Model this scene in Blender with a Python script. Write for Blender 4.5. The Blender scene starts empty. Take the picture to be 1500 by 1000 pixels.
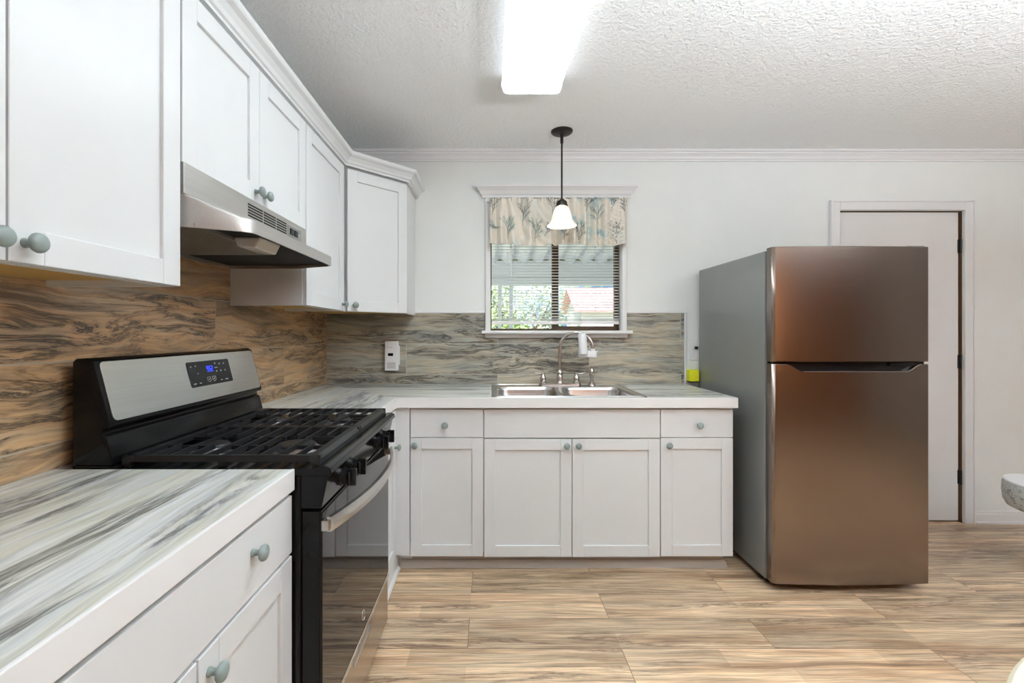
import bpy, bmesh, math, random
from mathutils import Vector, Matrix

random.seed(7)
S = bpy.context.scene
COL = S.collection
PI = math.pi

# ------------------------------------------------------------------ camera
CAM_D = 3.03                      # camera stands this far in front of the back wall (wall face is Y = 0)
cam_data = bpy.data.cameras.new('camera')
cam = bpy.data.objects.new('camera', cam_data)
COL.objects.link(cam)
cam.location = (0, -CAM_D, 1.251)
cam.rotation_euler = (PI / 2, 0, 0)
cam_data.sensor_fit = 'HORIZONTAL'
cam_data.sensor_width = 36
cam_data.lens = 675 / 1500 * 36
cam_data.shift_x = (750 - 718) / 1500
cam_data.shift_y = -(500 - 487) / 1500
cam_data.clip_start = 0.02
S.camera = cam

# ------------------------------------------------------------------ exposure
S.view_settings.view_transform = 'Standard'
S.view_settings.look = 'None'
S.view_settings.gamma = 1
S.view_settings.use_curve_mapping = False
S.view_settings.exposure = 0.42

# ------------------------------------------------------------------ sky (seen through the window)
world = bpy.data.worlds.new('sky')
S.world = world
world.use_nodes = True
wn = world.node_tree
wn.nodes.clear()
w_out = wn.nodes.new('ShaderNodeOutputWorld')
w_bg = wn.nodes.new('ShaderNodeBackground')
w_tc = wn.nodes.new('ShaderNodeTexCoord')
w_no = wn.nodes.new('ShaderNodeTexNoise')
w_no.inputs['Scale'].default_value = 5.0
w_no.inputs['Detail'].default_value = 5.0
w_rp = wn.nodes.new('ShaderNodeValToRGB')
w_rp.color_ramp.elements[0].position = 0.45
w_rp.color_ramp.elements[0].color = (0.055, 0.17, 0.36, 1)
w_rp.color_ramp.elements[1].position = 0.68
w_rp.color_ramp.elements[1].color = (0.9, 0.95, 1.0, 1)
wn.links.new(w_tc.outputs['Generated'], w_no.inputs['Vector'])
wn.links.new(w_no.outputs['Fac'], w_rp.inputs['Fac'])
wn.links.new(w_rp.outputs['Color'], w_bg.inputs['Color'])
w_bg.inputs['Strength'].default_value = 1.9
wn.links.new(w_bg.outputs[0], w_out.inputs[0])

# ------------------------------------------------------------------ sun, flashes and added fill
def light(name, kind, loc, energy, color, rot=(0, 0, 0), **kw):
    d = bpy.data.lights.new(name, kind)
    d.energy = energy
    d.color = color
    for k, v in kw.items():
        setattr(d, k, v)
    o = bpy.data.objects.new(name, d)
    o.location = loc
    o.rotation_euler = rot
    COL.objects.link(o)
    return o

light('sun', 'SUN', (0, 0, 8), 10.0, (1, 0.96, 0.9), rot=(math.radians(35), math.radians(-20), 0), angle=0.01)
# unseen warm fill added behind and right of the camera to tint shaded areas
light('warm_fill_light', 'AREA', (2.2, -4.5, 1.5), 8.0, (1.0, 0.50, 0.20), rot=(PI / 2, 0, math.radians(20)), size=1.0)
# photographer's flashes bounced off the ceiling beside and behind the camera
light('bounced_flash', 'AREA', (1.2, -2.8, 1.70), 54, (0.89, 1.0, 1.08), rot=(PI, 0, 0), size=0.4)
light('bounced_flash', 'AREA', (2.9, -2.9, 1.78), 76, (0.88, 1.0, 1.10), rot=(PI, 0, 0), size=0.4)

TUBE_STRENGTH = 13.5

# ------------------------------------------------------------------ material helpers
class NT:
    def __init__(self, name):
        self.m = bpy.data.materials.new(name)
        self.m.use_nodes = True
        self.t = self.m.node_tree
        self.t.nodes.clear()
        self.out = self.t.nodes.new('ShaderNodeOutputMaterial')

    def n(self, typ, props=None, **inp):
        nd = self.t.nodes.new('ShaderNode' + typ)
        for k, v in (props or {}).items():
            setattr(nd, k, v)
        for k, v in inp.items():
            self.set(nd, k, v)
        return nd

    def set(self, nd, k, v):
        if k[0] == '_' and k[1:].isdigit():
            sock = nd.inputs[int(k[1:])]
        else:
            sock = nd.inputs[k.replace('_', ' ')] if k.replace('_', ' ') in nd.inputs else nd.inputs[k]
        if isinstance(v, bpy.types.NodeSocket):
            self.t.links.new(v, sock)
        else:
            if isinstance(v, (tuple, list)) and len(v) == 3 and sock.type == 'RGBA':
                v = (*v, 1)
            sock.default_value = v

    def math(self, op, a, b=None, c=None):
        nd = self.t.nodes.new('ShaderNodeMath')
        nd.operation = op
        for i, v in enumerate((a, b, c)):
            if v is not None:
                self.set(nd, '_%d' % i, v)
        return nd.outputs[0]

    def ramp(self, fac, stops, interp='LINEAR'):
        nd = self.t.nodes.new('ShaderNodeValToRGB')
        cr = nd.color_ramp
        cr.interpolation = interp
        while len(cr.elements) < len(stops):
            cr.elements.new(0.5)
        for e, (p, c) in zip(cr.elements, stops):
            e.position = p
            e.color = (*c, 1) if len(c) == 3 else c
        self.set(nd, 'Fac', fac)
        return nd.outputs['Color']

    def mix(self, fac, a, b, blend='MIX'):
        nd = self.t.nodes.new('ShaderNodeMix')
        nd.data_type = 'RGBA'
        nd.blend_type = blend
        for i, v in ((0, fac), (6, a), (7, b)):
            self.set(nd, '_%d' % i, v)
        return nd.outputs[2]

    def xyz(self, x=0.0, y=0.0, z=0.0):
        nd = self.t.nodes.new('ShaderNodeCombineXYZ')
        for i, v in enumerate((x, y, z)):
            self.set(nd, '_%d' % i, v)
        return nd.outputs[0]

    def coords(self):
        tc = self.t.nodes.new('ShaderNodeTexCoord')
        sp = self.t.nodes.new('ShaderNodeSeparateXYZ')
        self.t.links.new(tc.outputs['Object'], sp.inputs[0])
        return sp.outputs[0], sp.outputs[1], sp.outputs[2], tc.outputs['Object']

    def noise(self, vec, scale=1.0, detail=4.0, rough=0.55, dist=0.0):
        nd = self.n('TexNoise', None, Vector=vec, Scale=scale, Detail=detail, Roughness=rough, Distortion=dist)
        return nd.outputs['Fac']

    def bump(self, h, strength=0.2, dist=0.01):
        return self.n('Bump', None, Height=h, Strength=strength, Distance=dist).outputs[0]

    def bsdf(self, **inp):
        b = self.n('BsdfPrincipled', None, **inp)
        self.t.links.new(b.outputs[0], self.out.inputs['Surface'])
        return b


def srgb(r, g, b):
    f = lambda c: (c / 255 / 12.92) if c / 255 <= 0.04045 else ((c / 255 + 0.055) / 1.055) ** 2.4
    return (f(r), f(g), f(b))


def plain(name, color, rough=0.5, metal=0.0, var=0.03, vscale=6.0, bump=0.0, bscale=80.0, **kw):
    """Paint, plastic or metal with a little mottling of its own so nothing is a single flat value."""
    t = NT(name)
    x, y, z, v = t.coords()
    f = t.noise(v, vscale, 3)
    lo = tuple(max(0, c * (1 - var)) for c in color)
    hi = tuple(min(1, c * (1 + var)) for c in color)
    col = t.ramp(f, [(0.3, lo), (0.7, hi)])
    inp = dict(Base_Color=col, Roughness=rough, Metallic=metal, **kw)
    if bump:
        inp['Normal'] = t.bump(t.noise(v, bscale, 2), bump, 0.002)
    t.bsdf(**inp)
    return t.m


def brushed(name, color, rough, axis, metal=1.0, amp=0.05, streak=260.0, aniso=0.0, bump=0.015):
    t = NT(name)
    x, y, z, v = t.coords()
    s = [streak, streak, streak]
    s['xyz'.index(axis)] = 2.0
    vec = t.xyz(t.math('MULTIPLY', x, s[0]), t.math('MULTIPLY', y, s[1]), t.math('MULTIPLY', z, s[2]))
    f = t.noise(vec, 1.0, 3)
    col = t.ramp(f, [(0.3, tuple(c * (1 - amp) for c in color)), (0.7, tuple(min(1, c * (1 + amp)) for c in color))])
    rg = t.math('MULTIPLY_ADD', f, rough * 0.25, rough * 0.88)
    t.bsdf(Base_Color=col, Roughness=rg, Metallic=metal, Anisotropic=aniso, Normal=t.bump(f, bump, 0.001))
    return t.m


def wood_planks(name, u_axis, v_axis, plank, shift, ramps, vein_col, vein_amt, rough, mortar, mortar_col,
                tone=(0.85, 1.12), u_mul=1.0, v_mul=1.0, spec=0.5, coat=0.0, fine_amt=0.25, knots=0.55, mid_amt=0.6, strips=0.0, wobble=0.16, vein_w=1.0):
    """Long boards with streaked grain running along u_axis; ridged dark veins; joints between boards."""
    t = NT(name)
    cs = dict(zip('xyz', t.coords()[:3]))
    u = t.math('ADD', cs[u_axis], shift[0])
    v = t.math('ADD', cs[v_axis], shift[1])
    bk = t.n('TexBrick', dict(offset=0.5, offset_frequency=2), Vector=t.xyz(u, v, 0), Color1=(0, 0, 0), Color2=(1, 1, 1), Mortar=(0.5, 0.5, 0.5),
             Scale=1.0, Mortar_Size=mortar, Mortar_Smooth=0.1, Bias=0.0, Brick_Width=plank[0], Row_Height=plank[1])
    rnd = t.n('RGBToBW', None, Color=bk.outputs['Color']).outputs[0]
    joint = bk.outputs['Fac']
    off = t.math('MULTIPLY', rnd, 37.0)
    # slow waviness of the grain
    wob = t.noise(t.xyz(t.math('MULTIPLY', u, 1.4 * u_mul), t.math('MULTIPLY', v, 3.0 * v_mul), off), 1.0, 3)
    vv = t.math('ADD', v, t.math('MULTIPLY', t.math('SUBTRACT', wob, 0.5), wobble / v_mul))
    g1 = t.noise(t.xyz(t.math('MULTIPLY', u, 1.1 * u_mul), t.math('MULTIPLY', vv, 11 * v_mul), off), 1.0, 6, 0.6, 0.5)
    base = t.ramp(g1, ramps)
    # second, bolder patches
    g2 = t.noise(t.xyz(t.math('MULTIPLY', u, 0.9 * u_mul), t.math('MULTIPLY', vv, 6 * v_mul), t.math('ADD', off, 11.3)), 1.0, 4)
    fine = t.noise(t.xyz(t.math('MULTIPLY', u, 7 * u_mul), t.math('MULTIPLY', vv, 150 * v_mul), off), 1.0, 4)
    col = t.mix(fine_amt, base, t.ramp(fine, [(0.25, (0.35, 0.35, 0.35)), (0.7, (1.25, 1.25, 1.25))]), 'MULTIPLY')
    mid = t.noise(t.xyz(t.math('MULTIPLY', u, 2.6 * u_mul), t.math('MULTIPLY', vv, 44 * v_mul), t.math('ADD', off, 5.9)), 1.0, 6, 0.68, 0.4)
    col = t.mix(mid_amt, col, t.ramp(mid, [(0.30, (0.45, 0.44, 0.43)), (0.50, (1.0, 1.0, 1.0)), (0.68, (1.28, 1.28, 1.28))]), 'MULTIPLY')
    if strips:
        sb_ = t.n('TexBrick', dict(offset=0.37, offset_frequency=3), Vector=t.xyz(u, v, 0), Color1=(0, 0, 0), Color2=(1, 1, 1), Mortar=(0.5, 0.5, 0.5),
                  Scale=1.0, Mortar_Size=0.0, Mortar_Smooth=0.0, Bias=0.0, Brick_Width=plank[0] * 0.5, Row_Height=plank[1] * 0.5)
        sr = t.n('RGBToBW', None, Color=sb_.outputs['Color']).outputs[0]
        sv = t.math('MULTIPLY_ADD', sr, 0.36, 0.82)
        col = t.mix(strips, col, t.xyz(sv, sv, sv), 'MULTIPLY')
    # veins: thin ridges where a stretched noise crosses its middle, only inside patches
    n3 = t.noise(t.xyz(t.math('MULTIPLY', u, 2.2 * u_mul), t.math('MULTIPLY', vv, 15 * v_mul), t.math('ADD', off, 3.7)), 1.0, 8, 0.70, 0.7)
    ridge = t.math('ABSOLUTE', t.math('SUBTRACT', n3, 0.5))
    rmask = t.ramp(ridge, [(0.0, (1, 1, 1)), (0.035 * vein_w, (0.25, 0.25, 0.25)), (0.07 * vein_w, (0, 0, 0))])
    patch = t.ramp(g2, [(knots - 0.05, (0, 0, 0)), (knots + 0.08, (1, 1, 1))])
    vm = t.math('MULTIPLY', t.math('MULTIPLY', rmask, patch), vein_amt)
    col = t.mix(vm, col, vein_col)
    # solid dark smears
    n4 = t.noise(t.xyz(t.math('MULTIPLY', u, 3.0 * u_mul), t.math('MULTIPLY', vv, 26 * v_mul), t.math('ADD', off, 8.1)), 1.0, 4, 0.6, 0.6)
    sm = t.math('MULTIPLY', t.ramp(n4, [(0.6, (0, 0, 0)), (0.7, (1, 1, 1))]), t.math('MULTIPLY', patch, vein_amt * 0.8))
    col = t.mix(sm, col, vein_col)
    tn = t.math('MULTIPLY_ADD', rnd, tone[1] - tone[0], tone[0])
    col = t.mix(1.0, col, t.xyz(tn, tn, tn), 'MULTIPLY')
    col = t.mix(t.math('MULTIPLY', joint, 0.75), col, mortar_col)
    h = t.math('SUBTRACT', t.math('MULTIPLY', fine, 0.25), joint)
    t.bsdf(Base_Color=col, Roughness=rough, Specular_IOR_Level=spec, Coat_Weight=coat, Coat_Roughness=0.15,
           Normal=t.bump(h, 0.12, 0.002))
    return t.m


# ------------------------------------------------------------------ materials
M = {}
M['cab'] = plain('white_cabinet_paint', (0.70, 0.715, 0.72), 0.38, var=0.012, bump=0.02, bscale=60)
M['trim'] = plain('white_trim_paint', (0.80, 0.80, 0.80), 0.4, var=0.012)
M['wall'] = plain('pale_grey_green_wall_paint', (0.82, 0.845, 0.825), 0.75, var=0.012, bump=0.06, bscale=260)
M['wall_grey'] = plain('warm_grey_wall_paint', (0.32, 0.29, 0.26), 0.8, var=0.02)
M['door'] = plain('white_door_paint', (0.78, 0.775, 0.77), 0.45, var=0.012)
M['knob'] = plain('sage_knob_enamel', srgb(132, 144, 140), 0.33, var=0.03)
M['black'] = plain('black_enamel', (0.006, 0.006, 0.0065), 0.13, var=0.1, Specular_IOR_Level=0.2)
M['black_matt'] = plain('black_cast_iron', (0.012, 0.0125, 0.014), 0.36, var=0.15, bump=0.08, bscale=300, Specular_IOR_Level=0.4)
M['black_plastic'] = plain('black_plastic', (0.008, 0.008, 0.009), 0.18, var=0.1, Specular_IOR_Level=0.3)
M['dark_void'] = plain('dark_gap', (0.012, 0.011, 0.010), 0.8)
M['glass_black'] = plain('black_oven_glass', (0.010, 0.010, 0.011), 0.03, var=0.05, Specular_IOR_Level=0.33)
M['steel_y'] = brushed('brushed_stainless_range', (0.64, 0.63, 0.61), 0.30, 'y')
M['steel_hood'] = brushed('brushed_stainless_hood', (0.60, 0.585, 0.565), 0.42, 'y')
M['steel_sink'] = brushed('satin_stainless_sink', (0.62, 0.61, 0.60), 0.26, 'x')
M['steel_fridge'] = brushed('brushed_stainless_fridge_door', (0.25, 0.205, 0.175), 0.22, 'x', amp=0.02, bump=0.004)
M['fridge_side'] = plain('grey_fridge_side', (0.27, 0.275, 0.265), 0.34, 0.3, var=0.02)
M['chrome'] = plain('chrome_edge', (0.78, 0.77, 0.76), 0.12, 1.0)
M['nickel'] = plain('brushed_nickel', (0.56, 0.53, 0.50), 0.24, 1.0)
M['alu'] = plain('aluminium_burner', (0.55, 0.55, 0.56), 0.35, 1.0)
M['bronze'] = plain('dark_bronze_metal', (0.030, 0.025, 0.021), 0.4, 0.6, var=0.1)
M['white_plastic'] = plain('white_plastic', (0.82, 0.82, 0.83), 0.3, var=0.01)
M['grey_plastic'] = plain('grey_switch_plate', (0.22, 0.215, 0.20), 0.4)
M['lens'] = plain('frosted_lamp_lens', (0.62, 0.60, 0.55), 0.35)
M['toe'] = plain('shade_darkened_toe_kick', (0.46, 0.42, 0.37), 0.5)  # shade under the base cabinets is put into this darker colour
M['pale_print'] = plain('pale_print', (0.55, 0.55, 0.56), 0.5)
M['yellow'] = plain('bright_yellow_plastic', (0.83, 0.80, 0.02), 0.5, var=0.08, vscale=60)
M['ply'] = plain('unpainted_plywood', (0.62, 0.37, 0.11), 0.55, var=0.12, vscale=3)
M['cream_cloth'] = plain('cream_tablecloth', (0.66, 0.60, 0.45), 0.85, var=0.03, bump=0.2, bscale=500)
M['dark_wood'] = plain('dark_stained_wood', (0.10, 0.05, 0.025), 0.5, var=0.3)
M['hinge'] = plain('dark_hinge_metal', (0.035, 0.03, 0.026), 0.4, 0.7)
M['steel_drawer'] = brushed('bronze_toned_stainless_drawer', (0.46, 0.41, 0.37), 0.22, 'y')
M['brass_gap'] = plain('unpainted_door_jamb', (0.13, 0.065, 0.03), 0.7)


def make_ceiling():
    t = NT('textured_ceiling_paint')
    x, y, z, v = t.coords()
    n1 = t.noise(v, 62, 3, 0.55, 0.5)
    h = t.ramp(n1, [(0.42, (0, 0, 0)), (0.62, (1, 1, 1))])
    t.bsdf(Base_Color=(0.93, 0.935, 0.94), Roughness=0.9, Normal=t.bump(h, 0.5, 0.005))
    return t.m


M['ceiling'] = make_ceiling()

TILE_RAMP = [(0.28, srgb(138, 138, 130)), (0.42, srgb(176, 175, 164)), (0.52, srgb(188, 177, 155)), (0.60, srgb(168, 168, 158)), (0.74, srgb(120, 120, 116))]
M['tile_back'] = wood_planks('wood_look_tile_back', 'x', 'z', (1.2, 0.2), (5.95, 3.822), TILE_RAMP, srgb(58, 58, 58), 0.95, 0.38,
                             0.0022, srgb(190, 188, 178), tone=(0.82, 1.06), knots=0.47, mid_amt=0.85, fine_amt=0.4)
TAN_SHADE_RAMP = [(0.28, srgb(134, 112, 90)), (0.42, srgb(198, 170, 136)), (0.52, srgb(208, 168, 124)), (0.60, srgb(184, 158, 128)), (0.74, srgb(112, 98, 84))]  # tan tile with the warm under-cabinet shade mixed into its colour
M['tile_left'] = wood_planks('wood_look_tile_left_warm_shade', 'y', 'z', (1.2, 0.2), (6.027, 3.822), TAN_SHADE_RAMP, srgb(50, 46, 42), 0.95, 0.38,
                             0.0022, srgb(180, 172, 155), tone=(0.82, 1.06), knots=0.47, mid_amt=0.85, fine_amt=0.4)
TOP_RAMP = [(0.25, srgb(190, 192, 190)), (0.40, srgb(216, 217, 211)), (0.49, srgb(211, 209, 194)), (0.56, srgb(219, 221, 218)), (0.75, srgb(192, 199, 201))]
M['top_y'] = wood_planks('streaked_laminate_left', 'y', 'x', (6.0, 0.19), (9.0, 4.06), TOP_RAMP, srgb(72, 72, 74), 0.9, 0.33,
                         0.0022, srgb(225, 225, 222), tone=(0.98, 1.04), u_mul=1.0, v_mul=1.15, knots=0.51, wobble=0.13, mid_amt=0.45, fine_amt=0.35, vein_w=1.7)
M['top_x'] = wood_planks('streaked_laminate_back', 'x', 'y', (6.0, 0.19), (9.0, 4.06), TOP_RAMP, srgb(72, 72, 74), 0.9, 0.33,
                         0.0022, srgb(225, 225, 222), tone=(0.98, 1.04), u_mul=1.0, v_mul=1.15, knots=0.51, wobble=0.13, mid_amt=0.45, fine_amt=0.35, vein_w=1.7)
FLOOR_RAMP = [(0.25, srgb(150, 118, 92)), (0.40, srgb(196, 161, 126)), (0.52, srgb(222, 195, 162)), (0.62, srgb(206, 174, 138)), (0.78, srgb(162, 130, 104))]
M['floor'] = wood_planks('rustic_plank_floor', 'x', 'y', (1.22, 0.195), (5.0 - 0.03, 20.0 + 0.90), FLOOR_RAMP, srgb(98, 70, 54), 0.85, 0.34,
                         0.0016, srgb(92, 66, 48), tone=(0.76, 1.12), u_mul=0.75, v_mul=1.3, fine_amt=0.8, knots=0.52, mid_amt=1.0, strips=1.0, wobble=0.09)
M['panelling'] = wood_planks('dark_wood_panelling', 'z', 'x', (4.0, 0.2), (5.0, 10.0), [(0.3, srgb(112, 60, 28)), (0.7, srgb(150, 88, 46))],
                             srgb(40, 24, 14), 0.6, 0.45, 0.003, srgb(30, 18, 12))

# ------------------------------------------------------------------ mesh helpers
def new_bm():
    return bmesh.new()


def merge(bm, src):
    me = bpy.data.meshes.new('tmp')
    src.to_mesh(me)
    src.free()
    bm.from_mesh(me)
    bpy.data.meshes.remove(me)
    return bm


def box(bm, x0, x1, y0, y1, z0, z1, bev=0.0, seg=2, mat=None, mi=0):
    """Axis-aligned box (in the frame of matrix mat when given)."""
    b = bmesh.new()
    bmesh.ops.create_cube(b, size=1)
    for v in b.verts:
        v.co = Vector(((x0 + x1) / 2 + v.co.x * (x1 - x0), (y0 + y1) / 2 + v.co.y * (y1 - y0), (z0 + z1) / 2 + v.co.z * (z1 - z0)))
    if bev:
        bmesh.ops.bevel(b, geom=list(b.edges), offset=bev, segments=seg, profile=0.6, affect='EDGES')
    if mat is not None:
        b.transform(mat)
    bmesh.ops.recalc_face_normals(b, faces=b.faces)
    for f in b.faces:
        f.material_index = mi
    return merge(bm, b)


def prism(bm, pts, a0, a1, axis, bev=0.0, mi=0, mat=None):
    """Polygon pts extruded along an axis: axis 'y' takes pts as (x,z); 'x' as (y,z); 'z' as (x,y)."""
    b = bmesh.new()
    def mk(p, a):
        return {'y': (p[0], a, p[1]), 'x': (a, p[0], p[1]), 'z': (p[0], p[1], a)}[axis]
    lo = [b.verts.new(mk(p, a0)) for p in pts]
    hi = [b.verts.new(mk(p, a1)) for p in pts]
    b.faces.new(lo)
    b.faces.new(hi)
    n = len(pts)
    for i in range(n):
        b.faces.new((lo[i], lo[(i + 1) % n], hi[(i + 1) % n], hi[i]))
    bmesh.ops.recalc_face_normals(b, faces=b.faces)
    if bev:
        bmesh.ops.bevel(b, geom=list(b.edges), offset=bev, segments=2, profile=0.6, affect='EDGES')
    for f in b.faces:
        f.material_index = mi
    if mat is not None:
        b.transform(mat)
        bmesh.ops.recalc_face_normals(b, faces=b.faces)
    return merge(bm, b)


def lathe(bm, prof, seg=24, mat=None, cap=True, mi=0):
    """Profile [(r, h)] turned about local Z."""
    b = bmesh.new()
    rings = []
    for r, h in prof:
        if r < 1e-5:
            rings.append([b.verts.new((0, 0, h))])
        else:
            rings.append([b.verts.new((r * math.cos(2 * PI * i / seg), r * math.sin(2 * PI * i / seg), h)) for i in range(seg)])
    for A, B in zip(rings, rings[1:]):
        for i in range(seg):
            j = (i + 1) % seg
            if len(A) == 1 and len(B) == 1:
                continue
            if len(A) == 1:
                b.faces.new((A[0], B[i], B[j]))
            elif len(B) == 1:
                b.faces.new((A[i], A[j], B[0]))
            else:
                b.faces.new((A[i], A[j], B[j], B[i]))
    if cap:
        for R in (rings[0], rings[-1]):
            if len(R) > 1:
                b.faces.new(R)
    bmesh.ops.recalc_face_normals(b, faces=b.faces)
    for f in b.faces:
        f.material_index = mi
    if mat is not None:
        b.transform(mat)
    return merge(bm, b)


def tube(bm, pts, r, seg=12, closed=False, radii=None, cap=True, mi=0):
    """Round bar swept along points."""
    b = bmesh.new()
    P = [Vector(p) for p in pts]
    n = len(P)
    rings = []
    up = None
    for i in range(n):
        if closed:
            d = (P[(i + 1) % n] - P[i - 1]).normalized()
        else:
            d = (P[min(i + 1, n - 1)] - P[max(i - 1, 0)]).normalized()
        if up is None:
            up = Vector((0, 0, 1)) if abs(d.z) < 0.9 else Vector((1, 0, 0))
        s = d.cross(up).normalized()
        up = s.cross(d).normalized()
        rr = radii[i] if radii else r
        rings.append([b.verts.new(P[i] + (s * math.cos(2 * PI * k / seg) + up * math.sin(2 * PI * k / seg)) * rr) for k in range(seg)])
    m = n if closed else n - 1
    for i in range(m):
        A, B = rings[i], rings[(i + 1) % n]
        for k in range(seg):
            b.faces.new((A[k], A[(k + 1) % seg], B[(k + 1) % seg], B[k]))
    if cap and not closed:
        b.faces.new(rings[0])
        b.faces.new(rings[-1])
    bmesh.ops.recalc_face_normals(b, faces=b.faces)
    for f in b.faces:
        f.material_index = mi
    return merge(bm, b)


def sweep(bm, path, prof, z0=0.0):
    """Moulding: profile [(outward, up)] swept along an XY path with mitred corners, outward is the right-hand side."""
    b = bmesh.new()
    P = [Vector((p[0], p[1])) for p in path]
    n = len(P)
    rings = []
    for i in range(n):
        d0 = (P[i] - P[i - 1]).normalized() if i > 0 else None
        d1 = (P[i + 1] - P[i]).normalized() if i < n - 1 else None
        r0 = Vector((d0.y, -d0.x)) if d0 else None
        r1 = Vector((d1.y, -d1.x)) if d1 else None
        if r0 is None:
            m = r1
        elif r1 is None:
            m = r0
        else:
            m = (r0 + r1).normalized()
            m = m / max(0.3, m.dot(r0))
        rings.append([b.verts.new((P[i].x + m.x * o, P[i].y + m.y * o, z0 + h)) for o, h in prof])
    k = len(prof)
    for A, B in zip(rings, rings[1:]):
        for j in range(k):
            b.faces.new((A[j], A[(j + 1) % k], B[(j + 1) % k], B[j]))
    b.faces.new(rings[0])
    b.faces.new(rings[-1])
    bmesh.ops.recalc_face_normals(b, faces=b.faces)
    return merge(bm, b)


def rrect(x0, x1, y0, y1, r, seg=5):
    pts = []
    for cx, cy, a in ((x1 - r, y1 - r, 0), (x0 + r, y1 - r, 90), (x0 + r, y0 + r, 180), (x1 - r, y0 + r, 270)):
        for i in range(seg + 1):
            t = math.radians(a + 90 * i / seg)
            pts.append((cx + r * math.cos(t), cy + r * math.sin(t)))
    return pts


def frame_mat(origin, u, n):
    """Local x runs along u, local y points outward along n, local z is up."""
    u = Vector((u[0], u[1], 0)).normalized()
    n = Vector((n[0], n[1], 0)).normalized()
    m = Matrix.Identity(4)
    m[0][0], m[1][0], m[2][0] = u
    m[0][1], m[1][1], m[2][1] = n
    m[0][3], m[1][3], m[2][3] = origin
    return m


def wpos(o):
    p = Vector((0, 0, 0))
    while o is not None:
        p += o.location
        o = o.parent
    return p


def obj(name, bm, mats, parent=None, smooth=False, label=None, at=None):
    """Link a bmesh as one object; its vertices are world coordinates unless `at` gives its place."""
    me = bpy.data.meshes.new(name)
    bm.to_mesh(me)
    bm.free()
    for m in (mats if isinstance(mats, (list, tuple)) else [mats]):
        me.materials.append(m)
    if smooth:
        for p in me.polygons:
            p.use_smooth = True
        try:
            me.set_sharp_from_angle(angle=math.radians(38))
        except Exception:
            pass
    return link(name, me, parent, at, label)


def link(name, me, parent=None, at=None, label=None, rot=None):
    o = bpy.data.objects.new(name, me)
    COL.objects.link(o)
    base = Vector(at) if at is not None else Vector((0, 0, 0))
    if parent is not None:
        o.parent = parent
        o.location = base - wpos(parent)
    else:
        o.location = base
    if rot is not None:
        o.rotation_euler = rot
    if label:
        o['label'] = label
    return o


def thing(name, label, cat, loc, group=None):
    o = bpy.data.objects.new(name, None)
    o.empty_display_size = 0.05
    COL.objects.link(o)
    o.location = loc
    return tag(o, label, cat, group)


def tag(o, label, cat, group=None, kind=None):
    o['label'] = label
    o['category'] = cat
    if group:
        o['group'] = group
    if kind:
        o['kind'] = kind
    return o


def struct(o, label, cat):
    o['kind'] = 'structure'
    o['label'] = label
    o['category'] = cat
    return o


# ------------------------------------------------------------------ the room
WX0, WX1 = -1.082, 5.0           # left and right wall faces
YR = -4.6                        # rear wall face
CEIL = 2.44
WT = 0.14
WIN = (0.0, 0.862, 1.264, 2.132)             # window opening x0 x1 z0 z1
DOOR = (2.291, 3.104, 0.0, 2.051)            # door opening

b = new_bm(); box(b, WX0 - WT, WX1 + WT, YR - WT, WT, -0.1, 0.0)
struct(obj('floor', b, M['floor']), 'rustic brown wood plank floor of the kitchen', 'floor')
b = new_bm(); box(b, WX0 - WT, WX1 + WT, YR - WT, WT, CEIL, CEIL + 0.1)
struct(obj('ceiling', b, M['ceiling']), 'white textured ceiling over the kitchen', 'ceiling')

b = new_bm()
xs = [WX0 - WT, WIN[0], WIN[1], DOOR[0], DOOR[1], WX1 + WT]
zs = [0.0, WIN[2], DOOR[3], WIN[3], CEIL]
for i in range(len(xs) - 1):
    for j in range(len(zs) - 1):
        cx, cz = (xs[i] + xs[i + 1]) / 2, (zs[j] + zs[j + 1]) / 2
        if WIN[0] < cx < WIN[1] and WIN[2] < cz < WIN[3]:
            continue
        if DOOR[0] < cx < DOOR[1] and cz < DOOR[3]:
            continue
        box(b, xs[i], xs[i + 1], 0.0, WT, zs[j], zs[j + 1])
struct(obj('wall_back', b, M['wall']), 'pale grey-green painted wall with the window and the white door', 'wall')
b = new_bm(); box(b, WX0 - WT, WX0, YR - WT, 0, 0, CEIL)
struct(obj('wall_left', b, M['wall']), 'painted wall behind the stove and the long cabinet run', 'wall')
b = new_bm(); box(b, WX1, WX1 + WT, YR - WT, 0, 0, CEIL)
struct(obj('wall_right', b, M['wall_grey']), 'grey painted wall at the dining end of the room', 'wall')
b = new_bm(); box(b, WX0 - WT, WX1 + WT, YR - WT, YR, 0, CEIL)
struct(obj('wall_rear', b, M['panelling']), 'brown wood panelled wall behind the camera', 'wall')

CROWN = [(0, 0), (0.010, 0), (0.010, 0.010), (0.016, 0.014), (0.020, 0.026), (0.030, 0.038), (0.038, 0.042), (0.038, 0.050), (0.050, 0.054), (0.050, 0.066), (0, 0.066)]
b = new_bm(); sweep(b, [(WX0, -0.0005), (WX1, -0.0005)], CROWN, CEIL - 0.066)
struct(obj('trim_1', b, M['trim']), 'white crown moulding along the top of the window wall', 'crown moulding')
b = new_bm()
BASE = [(0, 0), (0.022, 0), (0.022, 0.012), (0.014, 0.018), (0.012, 0.058), (0.008, 0.066), (0.008, 0.074), (0.004, 0.082), (0, 0.082)]
sweep(b, [(DOOR[1] + 0.072, -0.0005), (WX1, -0.0005)], BASE, 0.0)
struct(obj('baseboard_back', b, M['trim']), 'white baseboard on the wall right of the white door', 'baseboard')

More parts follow.
